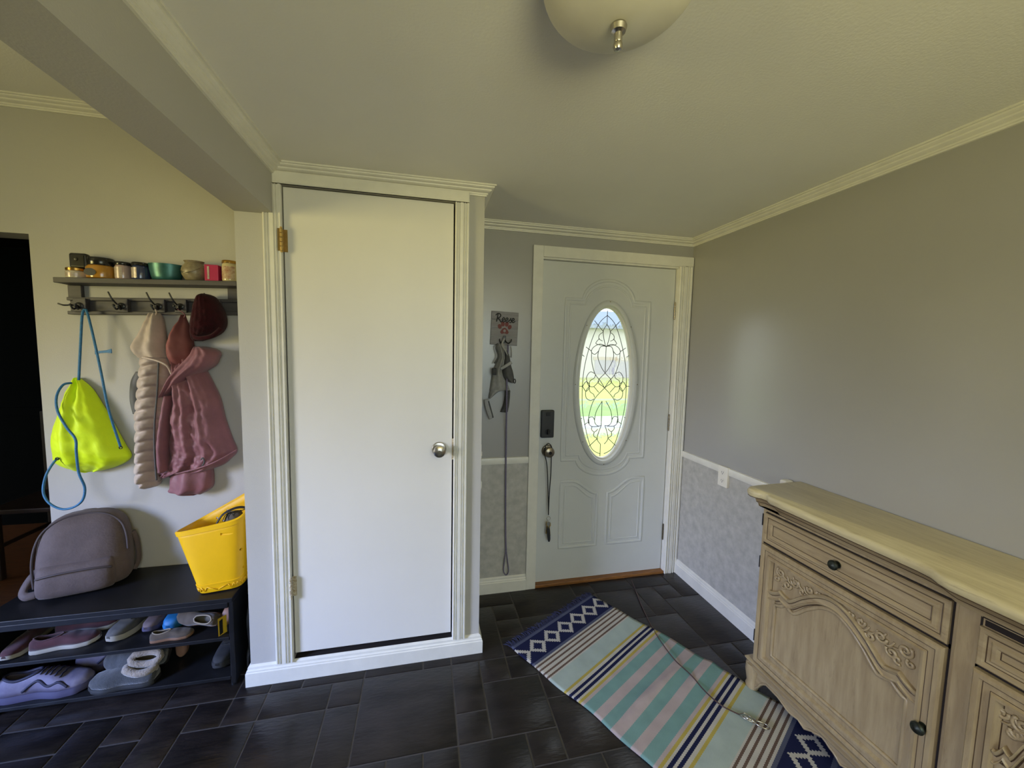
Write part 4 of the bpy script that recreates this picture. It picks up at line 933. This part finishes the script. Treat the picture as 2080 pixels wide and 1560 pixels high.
MB().loft([[(p.x, p.y-d, p.z+h) for d, h in ((.002, -hh), (.002, hh), (-.002, hh), (-.002, -hh))] for p, hh in ((a, .009), (a.lerp(b, .3), .005), (a.lerp(b, .7), .006), (b, .010))]).build('pull_tab', 'bluecord', dbag, bevel=.001)

vs = thing('puffer_vest', 'taupe quilted puffer vest with hood on the coat rack', 'vest', (-.69, W-.05, .82))
garment([(720, 289, 344, .05), (735, 287, 350, .072), (780, 284, 352, .085), (830, 280, 348, .088), (880, 281, 340, .088), (930, 281, 332, .085), (965, 281, 328, .075), (980, 283, 326, .058), (986, 292, 322, .03)], W-.014,
        [(1.5, .008, .30, .2)], n=30, rows=24, quilt=(.050, .020), noise_amp=.012, seed=1, pw=.45).build('body', 'vest', vs, smooth=True)
garment([(636, 302, 326, .02), (650, 298, 332, .045), (672, 286, 335, .06), (690, 276, 338, .075), (704, 268, 340, .085), (716, 276, 344, .09), (726, 285, 348, .08)], W-.02, [(2.0, .008, .2, .4)], n=24, noise_amp=.014, seed=5, pw=.5).build('hood', 'vest', vs, smooth=True)
garment([(755, 276, 300, .02), (775, 266, 296, .03), (810, 264, 292, .03), (840, 270, 290, .02)], W-.008, []).build('lining', 'vest_in', vs, smooth=True)
MB().tube(spline([PY(322, 735, W-.108), PY(319, 800, W-.122), PY(314, 860, W-.122), PY(314, 920, W-.118), PY(318, 975, W-.09)], 8), .0035, 6).build('zip', 'harness_dark', vs, smooth=True)
MB().tube(spline([PY(282, 724, W-.085), PY(300, 728, W-.112), PY(322, 734, W-.118), PY(340, 744, W-.112), PY(350, 764, W-.085)], 8), .0045, 8).build('collar_piping', 'vest', vs, smooth=True)
MB().tube(spline([(HX[2], W-.062, 1.652+RZ(HX[2])), PY(318, 634, W-.055), PY(316, 642, W-.045)], 6), .003, 6).build('hang_loop', 'vest', vs, smooth=True)
MB().tube(spline([PY(333, 968, W-.05), PY(326, 976, W-.055), PY(320, 977, W-.06)], 6), .0012, 6).build('drawcord', 'harness_dark', vs, smooth=True)

jk = thing('rain_jacket', 'mauve hooded rain jacket on the coat rack beside the vest', 'jacket', (-.5, W-.05, .78))
garment([(722, 344, 396, .05), (745, 348, 414, .085), (775, 350, 430, .105), (810, 347, 446, .11), (850, 339, 456, .11), (890, 331, 470, .105), (915, 327, 480, .095), (930, 325, 470, .09), (948, 323, 445, .075), (962, 322, 385, .05), (967, 330, 360, .03)], W-.014,
        [(2.3, .010, .15, .25), (5.2, .005, .35, -.5), (9, .0025, .1, .9)], n=64, rows=12, noise_amp=.022, seed=7, pw=.45).build('body', 'mauve', jk, smooth=True)
garment([(640, 371, 377, .01), (650, 366, 380, .03), (668, 354, 386, .06), (688, 344, 390, .08), (706, 340, 393, .09), (722, 341, 398, .085), (740, 346, 402, .06)], W-.02, [(1.5, .010, .2, .3)], n=26, noise_amp=.012, seed=8, pw=.5).build('hood', 'brick', jk, smooth=True)
garment([(704, 398, 418, .05), (709, 396, 438, .085), (718, 392, 447, .10), (728, 384, 444, .11), (742, 370, 436, .115), (756, 360, 414, .12), (772, 352, 392, .122), (790, 348, 372, .12), (803, 346, 354, .11)], W-.03, [(1.2, .012, .1, 1.5), (3, .006, .4, 3)], n=26, noise_amp=.01, seed=9, pw=.5).build('collar', 'mauve', jk, smooth=True)
garment([(946, 352, 432, .05), (970, 347, 434, .07), (988, 346, 432, .07), (998, 345, 420, .06), (1002, 388, 412, .03)], W-.016, [(2.0, .010, .3, 0)], n=24, noise_amp=.008, seed=10, pw=.45).build('sleeve', 'mauve', jk, smooth=True)
garment([(800, 352, 372, .118), (850, 345, 366, .128), (900, 338, 362, .126), (950, 336, 358, .10)], W-.016, [], n=10, quilt=(.030, .004), pw=.25).build('placket', 'mauve', jk, smooth=True)
MB().tube(spline([PY(325, 962, W-.05), PY(355, 962, W-.085), PY(400, 952, W-.105), PY(440, 937, W-.11), PY(481, 914, W-.06)], 8), .006, 8, flat=.6).build('hem', 'mauve', jk, smooth=True)
MB().tube(spline([(HX[3], W-.06, 1.652+RZ(HX[3])), PY(375, 638, W-.05), PY(374, 645, W-.04)], 6), .0025, 6).build('hang_loop', 'mauve', jk, smooth=True)
p = PY(338, 957, W-.09); MB().lathe([(.006, 0), (.006, .002), (.003, .004), (.001, .004)], (p.x, p.y, p.z), 12, (0, -1, 0)).build('snap', 'nickel', jk, smooth=40)
MB().tube(spline([PY(408, 934, W-.125), PY(412, 930, W-.13), PY(415, 938, W-.125), PY(411, 946, W-.12)], 5), .003, 6).build('toggle', 'harness_dark', jk, smooth=True)

ht = thing('knit_hat', 'maroon knit winter hat hung over a coat hook', 'hat', (-.42, W-.06, 1.52))
garment([(599, 416, 428, .05), (605, 406, 438, .085), (622, 400, 449, .11), (642, 396, 457, .12), (660, 393, 458, .12), (675, 391, 450, .11), (686, 392, 432, .085), (693, 396, 410, .05)], W-.03, [(7, .0012, 0, .2)], n=40, rows=8, noise_amp=.012, seed=12, pw=.45).build('crown', 'maroon_knit', ht, smooth=True)
MB().tube(spline([PY(394, 672, W-.10), PY(397, 685, W-.13), PY(411, 687, W-.140), PY(432, 682, W-.13), PY(448, 668, W-.10)], 6), .010, 10).build('cuff', 'maroon_knit', ht, smooth=True)
# ================================================================== SHOE BENCH
M['bench'] = mat('black_wood_veneer', (.008, .008, .009), .42, var=.3, vscale=14, spec=.35)
BX0, BX1, BY0, BY1, BZ = -1.135, -.244, 0.0, .345, .411
Z2, Z1_ = .232, .048
be = thing('shoe_bench', 'low black shoe bench with two shelves under the coat rack', 'bench', ((BX0+BX1)/2, .17, 0))
MB().box(BX0, BX1, BY0, BY1, BZ-.020, BZ).build('top', 'bench', be, bevel=.002)
for x0 in (BX0, BX1-.018):
    MB().box(x0, x0+.018, BY0+.006, BY1, .012, BZ-.020).build('side_panel', 'bench', be, bevel=.002)
MB().box(BX0+.018, BX1-.018, BY0+.004, BY1-.004, Z2-.016, Z2).build('shelf', 'bench', be, bevel=.002)
MB().box(BX0+.018, BX1-.018, BY0+.004, BY1-.004, Z1_-.016, Z1_).build('shelf', 'bench', be, bevel=.002)
MB().box(BX0+.018, BX1-.018, BY0+.002, BY0+.014, BZ-.045, BZ-.020).build('front_rail', 'bench', be, bevel=.002)
for x in (BX0+.012, BX1-.012):
    for y in (BY0+.02, BY1-.02): MB().cyl((x, y, 0), (x, y, .012), .011, 12).build('foot', 'bench', be)
M['yellow_tag'] = mat('yellow_printed_card', srgb(206, 170, 40), .6); 
p = PY(446, 1300, .02); q = PY(457, 1252, .05)
tg = thing('price_tag', 'yellow and black card tag leaning inside the shoe bench', 'tag', (p.x, .03, Z2))
for nm_, m_, o_, ins in (('card', 'yellow_tag', 0, 0), ('printed_panel', 'sign_black', -.0012, .006)):
    x0, x1 = p.x+ins, p.x+.020-ins
    MB().loft([[(x0+.0, .012+o_, z_), (x1+.0, .040+o_, z_), (x1+.001, .041+o_, z_), (x0+.001, .013+o_, z_)] for z_ in (Z2+.001+ins, Z2+.082-ins*1.5)]).build(nm_, m_, tg)
M['nylon'] = mat('black_crumpled_nylon', (.010, .010, .011), .5, bump=.8, bscale=24)
nb = thing('nylon_bag', 'crumpled black nylon bag between bench and closet', 'bag', (-.212, .16, 0))
rg = []
for i in range(15):
    t = i/14; z = .002+.375*t; ring = []
    for k in range(20):
        a = 2*PI*k/20; f = (.85+.15*math.sin(t*9+k))*(1-.35*t*t)
        nz_ = noise.noise(Vector((k*.7, t*6, 2)))
        ring.append((-.2125+(.017+.005*nz_)*math.cos(a)*f, .16+(.125+.02*nz_)*math.sin(a)*f, z))
    rg.append(ring)
MB().loft(rg).build('pouch', 'nylon', nb, smooth=True); MB().tube(spline([(-.2125, .08, .375), (-.212, .10, .40), (-.212, .16, .41), (-.212, .20, .375)], 6), .005, 8).build('handle', 'nylon', nb, smooth=True)

# ---- shoes
def rubber(n, c, **k): return mat(n, c, .6, **k)
M['sole_white'] = rubber('white_rubber', srgb(190, 184, 172)); M['sole_grey'] = rubber('violet_grey_rubber', srgb(92, 88, 118)); M['sole_tan'] = rubber('gum_rubber', srgb(132, 96, 70)); M['sole_black'] = rubber('black_rubber', (.02, .02, .02))
M['maroon'] = mat('maroon_canvas', srgb(88, 36, 43), .85, vscale=30, col2=srgb(66, 24, 32), sheen=.2); M['greycanvas'] = mat('grey_canvas', srgb(104, 102, 100), .85, var=.15, vscale=30); M['lav'] = mat('lavender_mesh', srgb(146, 139, 160), .7, vscale=24, col2=srgb(120, 113, 140)); M['navy_fab'] = mat('dark_navy_fabric', srgb(30, 28, 48), .7)
M['felt'] = mat('charcoal_felt', srgb(82, 84, 86), .95, vscale=40, col2=srgb(64, 66, 68), bump=.5, bscale=200, sheen=.3); M['fleece'] = mat('cream_fleece', srgb(186, 172, 156), .95, vscale=60, col2=srgb(160, 146, 130), bump=.9, bscale=160, sheen=.4); M['lining'] = mat('brown_grey_lining', srgb(86, 80, 70), .9)
M['brownsuede'] = mat('brown_suede', srgb(98, 84, 70), .85, vscale=30, col2=srgb(80, 68, 56), sheen=.2); M['creampipe'] = mat('cream_trim', srgb(170, 156, 136), .8); M['bluefoam'] = mat('bright_blue_foam', srgb(30, 128, 196), .6, var=.06); M['beige_leather'] = mat('beige_leather', srgb(178, 136, 116), .5, var=.08); M['magenta'] = mat('magenta_fabric', srgb(132, 44, 128), .7, var=.25, vscale=20); M['black_fab'] = mat('black_fabric', (.014, .014, .015), .8); M['pinkgrey'] = mat('pinkish_grey_mesh', srgb(122, 106, 108), .8, var=.15, vscale=30)
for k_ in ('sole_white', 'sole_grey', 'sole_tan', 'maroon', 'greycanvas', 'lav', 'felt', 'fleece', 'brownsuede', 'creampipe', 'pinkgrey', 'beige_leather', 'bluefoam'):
    for n_ in M[k_].node_tree.nodes:      # shelf shade put into the shoe colours: deeper tones
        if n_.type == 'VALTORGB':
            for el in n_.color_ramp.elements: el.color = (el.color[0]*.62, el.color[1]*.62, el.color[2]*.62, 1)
def prof_at(tab, s):
    for (a, x), (b, y) in zip(tab, tab[1:]):
        if s <= b: t = (s-a)/(b-a); t = t*t*(3-2*t); return x+(y-x)*t
    return tab[-1][1]
WID = [(0, .020), (.04, .029), (.14, .034), (.42, .032), (.70, .045), (.86, .040), (.95, .027), (1, .010)]
KINDS = {
 'sneaker': dict(h=[(0, .050), (.05, .064), (.2, .058), (.40, .066), (.55, .058), (.75, .038), (.92, .030), (1, .014)], sole=.026, op=(.04, .44), w=1.0, laces=True, collar=.005),
 'slip_on': dict(h=[(0, .040), (.05, .052), (.2, .046), (.40, .050), (.55, .046), (.75, .034), (.92, .027), (1, .012)], sole=.020, op=(.04, .46), w=.98, laces=False, collar=.004),
 'clog': dict(h=[(0, .040), (.06, .046), (.2, .048), (.42, .060), (.58, .058), (.75, .048), (.92, .038), (1, .016)], sole=.020, op=(.03, .46), w=1.12, laces=False, collar=.016),
}
def shoe(name, label, kind, Mx, L_, mats, parts=(), group='shoes on the bench shelves'):
    K = KINDS[kind]; S = 26; A = 18; su, sl, sc_, si = mats
    t = thing(name, label, 'shoe', Mx.translation, group)
    k_ = L_/.27
    def sec(s, a):
        w = prof_at(WID, s)*K['w']*k_; h = prof_at(K['h'], s)*k_; bx = .008*k_*math.sin(PI*s)
        y = w*math.copysign(abs(math.cos(a))**.75, math.cos(a))+bx*.4; z = K['sole']*k_*.9+h*abs(math.sin(a))**.62
        return Vector((s*L_, y, z))
    ss = [1-math.cos(PI/2*i/S) if False else i/S for i in range(S+1)]
    V = [sec(s, PI*k/A) for s in ss for k in range(A+1)]; Fc = []
    lo, hi = K['op']
    for i in range(S):
        for k in range(A):
            sm = (ss[i]+ss[i+1])/2; am = (k+.5)/A
            edge = .5-.20*math.sin(PI*min(1, max(0, (sm-lo)/(hi-lo))))**.45
            if lo < sm < hi and edge < am < 1-edge: continue
            a0 = i*(A+1)+k; Fc.append((a0, a0+1, a0+A+2, a0+A+1))
    Fc.append(tuple(range(A+1))); Fc.append(tuple(range(S*(A+1), (S+1)*(A+1))))
    def tr(mb): mb.v = [tuple(Mx @ Vector(p)) for p in mb.v]; return mb
    up = tr(MB().add(V, Fc)).build('upper', su, t, smooth=True, solid=.003)
    def out(s, f, z):
        w = prof_at(WID, s)*K['w']*k_*f; return w, s*L_
    rg = []
    for f, z in ((1.0, .002), (1.08, .0), (1.12, .006), (1.10, K['sole']*k_*.6), (1.06, K['sole']*k_), (.9, K['sole']*k_)):
        ring = []
        for s in ss: w, x = out(s, f, z); ring.append((x, w+.008*k_*math.sin(PI*s)*.4, z+(.010*k_*max(0, (s-.8)/.2)**2)))
        for s in reversed(ss): w, x = out(s, f, z); ring.append((x, -w+.008*k_*math.sin(PI*s)*.4, z+(.010*k_*max(0, (s-.8)/.2)**2)))
        rg.append(ring)
    tr(MB().loft(rg)).build('sole', sl, t, smooth=40)
    nI = 20; ins = [(.04+.75*(i/nI)) for i in range(nI+1)]
    ring = [(s*L_, prof_at(WID, s)*K['w']*k_*.86, K['sole']*k_*1.1) for s in ins]+[(s*L_, -prof_at(WID, s)*K['w']*k_*.86, K['sole']*k_*1.1) for s in reversed(ins)]
    tr(MB().add(ring, [tuple(range(len(ring)))])).build('insole', si, t)
    # collar round the opening
    n = 14; pth = []
    def ed(u): return .5-.20*math.sin(PI*min(1, max(0, u)))**.45
    for i in range(n+1): u = i/n; s = lo+(hi-lo)*u; pth.append(sec(s, PI*ed(u)))
    for i in range(n-1, 0, -1): u = i/n; s = lo+(hi-lo)*u; pth.append(sec(s, PI*(1-ed(u))))
    tr(MB().tube(pth, K['collar']*k_, 8, closed=True)).build('collar', sc_, t, smooth=True)
    if K['laces']:
        mb = MB()
        for i in range(5):
            s = .46+.055*i; c_ = [sec(s+.008*(k % 2), PI*(.34+.32*k/6)) + Vector((0, 0, .003)) for k in range(7)]; mb.tube(c_, .0028*k_, 6)
        tr(mb).build('laces', sc_, t, smooth=True)
    if 'band' in parts:
        mb = MB()
        for sd in (0, 1):
            f = (lambda k: k) if sd == 0 else (lambda k: 1-k)
            mb.tube(spline([sec(.30, PI*f(.03))+Vector((0, .002 if sd == 0 else -.002, 0)), sec(.45, PI*f(.18)), sec(.58, PI*f(.08)), sec(.70, PI*f(.22)), sec(.80, PI*f(.05))], 6), .005*k_, 6)
        tr(mb).build('side_stripe', 'navy_fab', t, smooth=True)
    return t
def place(u, v, z, yaw, pitch=0, roll=0, lift=0, scale=1):
    p = PZ(u, v, z); return Matrix.Translation((p.x, p.y, z+lift)) @ Matrix.Rotation(math.radians(yaw), 4, 'Z') @ Matrix.Rotation(math.radians(pitch), 4, 'Y') @ Matrix.Rotation(math.radians(roll), 4, 'X')
def at(x, y, z, yaw, pitch=0, roll=0): return Matrix.Translation((x, y, z)) @ Matrix.Rotation(math.radians(yaw), 4, 'Z') @ Matrix.Rotation(math.radians(pitch), 4, 'Y') @ Matrix.Rotation(math.radians(roll), 4, 'X')
e = .001
mr = ('maroon', 'sole_white', 'maroon', 'lining')
shoe('canvas_shoe', 'maroon canvas shoe at the far end of the upper bench shelf', 'slip_on', at(-1.062, .225, Z2+e, -88), .21, mr)
shoe('canvas_shoe', 'maroon canvas sneaker side on at the front of the upper shelf', 'slip_on', at(-1.000, .060, Z2+e, 10), .215, mr)
shoe('canvas_shoe', 'maroon canvas sneaker behind its side-on mate', 'slip_on', at(-.990, .165, Z2+e, 8), .215, mr)
gr = ('greycanvas', 'sole_white', 'greycanvas', 'lining')
shoe('canvas_shoe', 'grey canvas sneaker beside the maroon pair', 'sneaker', at(-.668, .285, Z2+e, -106), .24, gr)
shoe('mesh_shoe', 'pinkish grey mesh shoe beside the blue one', 'sneaker', at(-.610, .295, Z2+e, -94), .20, ('pinkgrey', 'sole_grey', 'pinkgrey', 'lining'))
shoe('foam_shoe', 'bright blue foam shoe on the upper bench shelf', 'clog', at(-.530, .310, Z2+e, -93), .215, ('bluefoam', 'bluefoam', 'bluefoam', 'navy_fab'))
br = ('brownsuede', 'sole_tan', 'creampipe', 'lining')
shoe('moccasin', 'brown suede moccasin lying flat in front of the blue shoe', 'slip_on', at(-.570, .036, Z2+e, 6), .152, br)
shoe('moccasin', 'brown suede moccasin tipped with its cream-piped opening showing', 'slip_on', at(-.318, .072, Z2+.040, 160, 0, -58), .205, br)
shoe('leather_flat', 'beige leather flat tilted up at the back of the upper shelf', 'slip_on', at(-.300, .165, Z2+.098, -90, 34, 0), .14, ('beige_leather', 'sole_tan', 'beige_leather', 'lining'))
lv = ('lav', 'sole_grey', 'navy_fab', 'black_fab')
shoe('running_shoe', 'lavender running shoe with navy stripes at the shelf front', 'sneaker', at(-1.105, .055, Z1_+e, 3), .300, lv, parts=('band',))
shoe('running_shoe', 'lavender running shoe behind its striped mate', 'sneaker', at(-.925, .165, Z1_+e, 8), .270, lv, parts=('band',))
shoe('kids_shoe', 'magenta shoe behind the lavender running shoes', 'slip_on', at(-1.095, .155, Z1_+e, 0), .155, ('magenta', 'sole_black', 'magenta', 'black_fab'))
shoe('kids_shoe', 'bright magenta shoe beside the other magenta shoe', 'slip_on', at(-1.05, .255, Z1_+e, 2), .16, ('magenta', 'sole_black', 'magenta', 'black_fab'))
cg = ('felt', 'sole_black', 'fleece', 'lining')
shoe('clog_slipper', 'grey felt clog slipper with cream fleece collar lying flat', 'clog', at(-.560, .046, Z1_+e, 178), .245, cg)
shoe('clog_slipper', 'grey felt clog slipper propped up with its fleece opening facing out', 'clog', at(-.545, .112, Z1_+.060, 175, 0, -56), .245, cg)
bg_ = ('beige_leather', 'sole_tan', 'beige_leather', 'lining')
shoe('leather_flat', 'beige leather flat standing on end on the lower shelf', 'slip_on', at(PY(322, 1340, .16).x+.012, .195, Z1_+.142, -90, 84, 0), .14, bg_)
shoe('leather_flat', 'paler beige flat standing on end behind the fleece slipper', 'slip_on', at(PY(322, 1340, .16).x+.086, .195, Z1_+.142, -90, 84, 0), .14, bg_)
shoe('ankle_boot', 'black shoe in the dark end of the lower shelf', 'sneaker', at(-.325, .30, Z1_+e, -92), .25, ('black_fab', 'sole_black', 'black_fab', 'black_fab'))

# ---- backpack
M['pack'] = mat('taupe_nylon_canvas', srgb(92, 79, 77), .75, vscale=16, col2=srgb(78, 66, 65), bump=.3, bscale=120, sheen=.1); M['pack_dark'] = mat('dark_taupe_binding', srgb(66, 57, 58), .7)
bp_ = thing('backpack', 'taupe backpack slumped on the shoe bench', 'backpack', (-.92, .2, BZ))
bc = Vector((-.915, .235)); ba = Vector((.962, .272)); bb = Vector((-.272, .962))
def bpos(a, b, z): p = bc+ba*a+bb*b; return (p.x, min(p.y, W-.012), BZ+z+.003)
def sup(t, n): c, s = math.cos(t), math.sin(t); return math.copysign(abs(c)**(2/n), c), math.copysign(abs(s)**(2/n), s)
def bloft(tab, n=40, ex=3.2, wob=.004, seed=0):
    rg = []
    for z, ca, cb, ra, rb in tab:
        ring = []
        for k in range(n):
            c, s = sup(2*PI*k/n, ex); w = 1+wob*20*noise.noise(Vector((c*2, s*2, z*9+seed)))
            ring.append(bpos(ca+ra*c*(1+.02*noise.noise(Vector((k*.3, z*12, seed)))), cb+rb*s*w, z))
        rg.append(ring)
    return MB().loft(rg)
bloft([(.001, 0, -.005, .140, .075), (.02, 0, -.005, .153, .088), (.08, 0, .0, .155, .088), (.15, .0, .004, .152, .084), (.21, .0, .010, .148, .076), (.26, .0, .018, .138, .066), (.295, .002, .026, .118, .053), (.318, .004, .034, .085, .036), (.328, .005, .040, .045, .016)], seed=1).build('main_bag', 'pack', bp_, smooth=True, sub=1)
bloft([(.004, -.006, -.082, .115, .020), (.02, -.006, -.088, .124, .034), (.07, -.006, -.088, .124, .036), (.115, -.006, -.082, .121, .032), (.135, -.006, -.076, .116, .022), (.142, -.006, -.07, .108, .008)], seed=4).build('front_pocket', 'pack', bp_, smooth=True, sub=1)
MB().tube(spline([bpos(-.120, -.108, .104), bpos(-.06, -.119, .116), bpos(0, -.120, .118), bpos(.06, -.118, .116), bpos(.115, -.106, .104)], 8), .0042, 8).build('pocket_flap', 'pack_dark', bp_, smooth=True)
MB().tube(spline([bpos(-.150, -.050, .04), bpos(-.152, -.048, .14), bpos(-.142, -.038, .22), bpos(-.120, -.018, .275), bpos(-.07, .0, .312), bpos(0, .010, .322), bpos(.07, .002, .312), bpos(.122, -.016, .275), bpos(.146, -.036, .22), bpos(.152, -.046, .15)], 8), .0048, 8).build('zip_piping', 'pack_dark', bp_, smooth=True)
MB().tube(spline([bpos(-.03, .048, .312), bpos(-.02, .055, .322), bpos(.02, .055, .322), bpos(.03, .048, .312)], 6), .007, 8, flat=.5).build('grab_handle', 'pack', bp_, smooth=True)
MB().tube(spline([bpos(-.155, .03, .10), bpos(-.178, .0, .07), bpos(-.19, -.03, .03), bpos(-.175, -.05, .014), bpos(-.145, -.05, .014)], 8), .016, 10, flat=.6).build('shoulder_strap', 'pack', bp_, smooth=True)
MB().tube(spline([bpos(.150, .03, .20), bpos(.160, .04, .14), bpos(.163, .035, .06), bpos(.150, .02, .018)], 8), .014, 10, flat=.5).build('shoulder_strap', 'pack', bp_, smooth=True)

# ---- yellow tote
M['yellow'] = mat('yellow_eva_foam', srgb(230, 178, 0), .5, var=.03, vscale=20, bump=.05, bscale=300)
tt = thing('beach_tote', 'yellow moulded foam beach tote on the end of the bench', 'tote bag', (-.30, .15, BZ))
TB = [Vector((-.402, .040, BZ+.001)), Vector((-.232, .070, BZ+.001)), Vector((-.246, .285, BZ+.001)), Vector((-.385, .270, BZ+.001))]
TT = [PY(345, 1086, .055), PY(493, 1053, .045), Vector((-.214, .300, .822)), PY(398, 1058, .265)]
TT[3] = Vector((TT[3].x, .275, TT[3].z))
def rr(C4, n, ex=5):
    out = []
    for k in range(n):
        c, s = sup(2*PI*k/n+PI/4*0, ex); a, b = (c+1)/2, (s+1)/2
        out.append(C4[0].lerp(C4[1], a).lerp(C4[3].lerp(C4[2], a), b))
    return out
nT = 56; R0 = rr(TB, nT); R1 = rr(TT, nT)
def tring(t, g=0.0):
    cen = sum((a.lerp(b, t) for a, b in zip(R0, R1)), Vector())/nT
    o_ = []
    for a, b in zip(R0, R1):
        p = a.lerp(b, t); q = p-cen; q.z = 0; o_.append(p+q.normalized()*g)
    return o_
mb = MB().loft([tring(0, -.012), tring(.015, -.002), tring(.04), tring(.12)]+[tring(.12+.88*k/8) for k in range(1, 9)], cap=False)
n0 = 0; mb.f.append(tuple(range(nT)))
body = mb.build('shell', 'yellow', tt, smooth=40, solid=.006)
# ventilation holes cut through the shell
cut = MB()
for u, v in ((416, 1070), (440, 1053), (453, 1059), (460, 1038), (425, 1040), (447, 1028)): p = PY(u, v, .27); cut.cyl((p.x, .20, p.z), (p.x, .345, p.z), .005, 10)
for u, v in ((488, 1083), (495, 1115), (500, 1150)): 
    p = PX(u, v, -.222); cut.cyl((-.30, p.y, p.z), (-.15, p.y, p.z), .006, 10)
co = cut.build('cutter', 'void'); md = body.modifiers.new('holes', 'BOOLEAN'); md.object = co; md.operation = 'DIFFERENCE'; md.solver = 'EXACT'
dg = bpy.context.evaluated_depsgraph_get(); me = bpy.data.meshes.new_from_object(body.evaluated_get(dg)); body.modifiers.clear(); body.data = me; bpy.data.objects.remove(co)
body.data.materials.clear(); body.data.materials.append(M['yellow'])
MB().loft([tring(.925, .0005), tring(.93, .004), tring(.99, .004), tring(1.0, .0), tring(1.0, -.006), tring(.98, -.007)], cap=False).build('rim_band', 'yellow', tt, smooth=40)
MB().loft([tring(.150, .0005), tring(.145, .0035), tring(.135, .0035), tring(.130, .0005)], cap=False).build('base_rib', 'yellow', tt, smooth=40)
zz = MB()
rA, rB = tring(.035, .002), tring(.118, .002)
for k in range(0, nT, 2):
    a, b, c = rA[k].lerp(rB[k], .15), rA[(k+1) % nT].lerp(rB[(k+1) % nT], .85), rA[(k+2) % nT].lerp(rB[(k+2) % nT], .15)
    zz.tube([a, b], .002, 6).tube([b, c], .002, 6)
zz.build('tread', 'yellow', tt, smooth=True)
# a black mesh pouch inside it
pc = PY(470, 1052, .17); mp_ = thing('mesh_pouch', 'black mesh pouch with strap inside the yellow tote', 'pouch', (pc.x, .17, .5))
rg = []
for i in range(9):
    t = i/8; z = pc.z-.16+.185*t; f = .055*math.sin(PI*(.25+.62*t))**.7
    rg.append([(pc.x+.012+f*math.cos(2*PI*k/18)*(1+.08*noise.noise(Vector((k, t*4, 1)))), .175+f*.8*math.sin(2*PI*k/18), z) for k in range(18)])
MB().loft(rg).build('mesh_bag', 'lining', mp_, smooth=True)
MB().tube(spline([PY(436, 1072, .14), PY(450, 1048, .15), PY(470, 1035, .16), PY(490, 1030, .17), PY(508, 1034, .18)], 8), .010, 8, flat=.4).build('strap', 'nylon', mp_, smooth=True)
for j in range(4): MB().tube(spline([PY(452+11*j, 1058-5*j, .13), PY(458+11*j, 1046-3*j, .15), PY(470+10*j, 1040-2*j, .17)], 5), .0018, 6).build('mesh_cord', 'nylon', mp_, smooth=True)

# ---- chair in the unlit dining room
M['dark_wood'] = mat('dark_brown_wood', srgb(46, 32, 25), .45, var=.2, vscale=10)
dc = thing('dining_chair', 'dark wooden ladder-back chair in the unlit room', 'chair', (-1.85, 1.35, 0))
def cb_(x0, x1, y0, y1, z0, z1, n): return MB().box(-1.85+x0, -1.85+x1, 1.35+y0, 1.35+y1, z0, z1).build(n, 'dark_wood', dc, bevel=.006)
cb_(-.22, .22, -.21, .21, .43, .46, 'seat')
for x in (-.2, .17):
    cb_(x, x+.035, -.2, -.165, 0, .43, 'leg'); cb_(x, x+.035, .175, .21, 0, 1.02, 'leg')
for z in (.62, .76, .92): cb_(-.17, .17, .182, .2, z, z+.06, 'slat')
for x in (-.19, .18): cb_(x, x+.018, -.17, .18, .2, .225, 'stretcher')
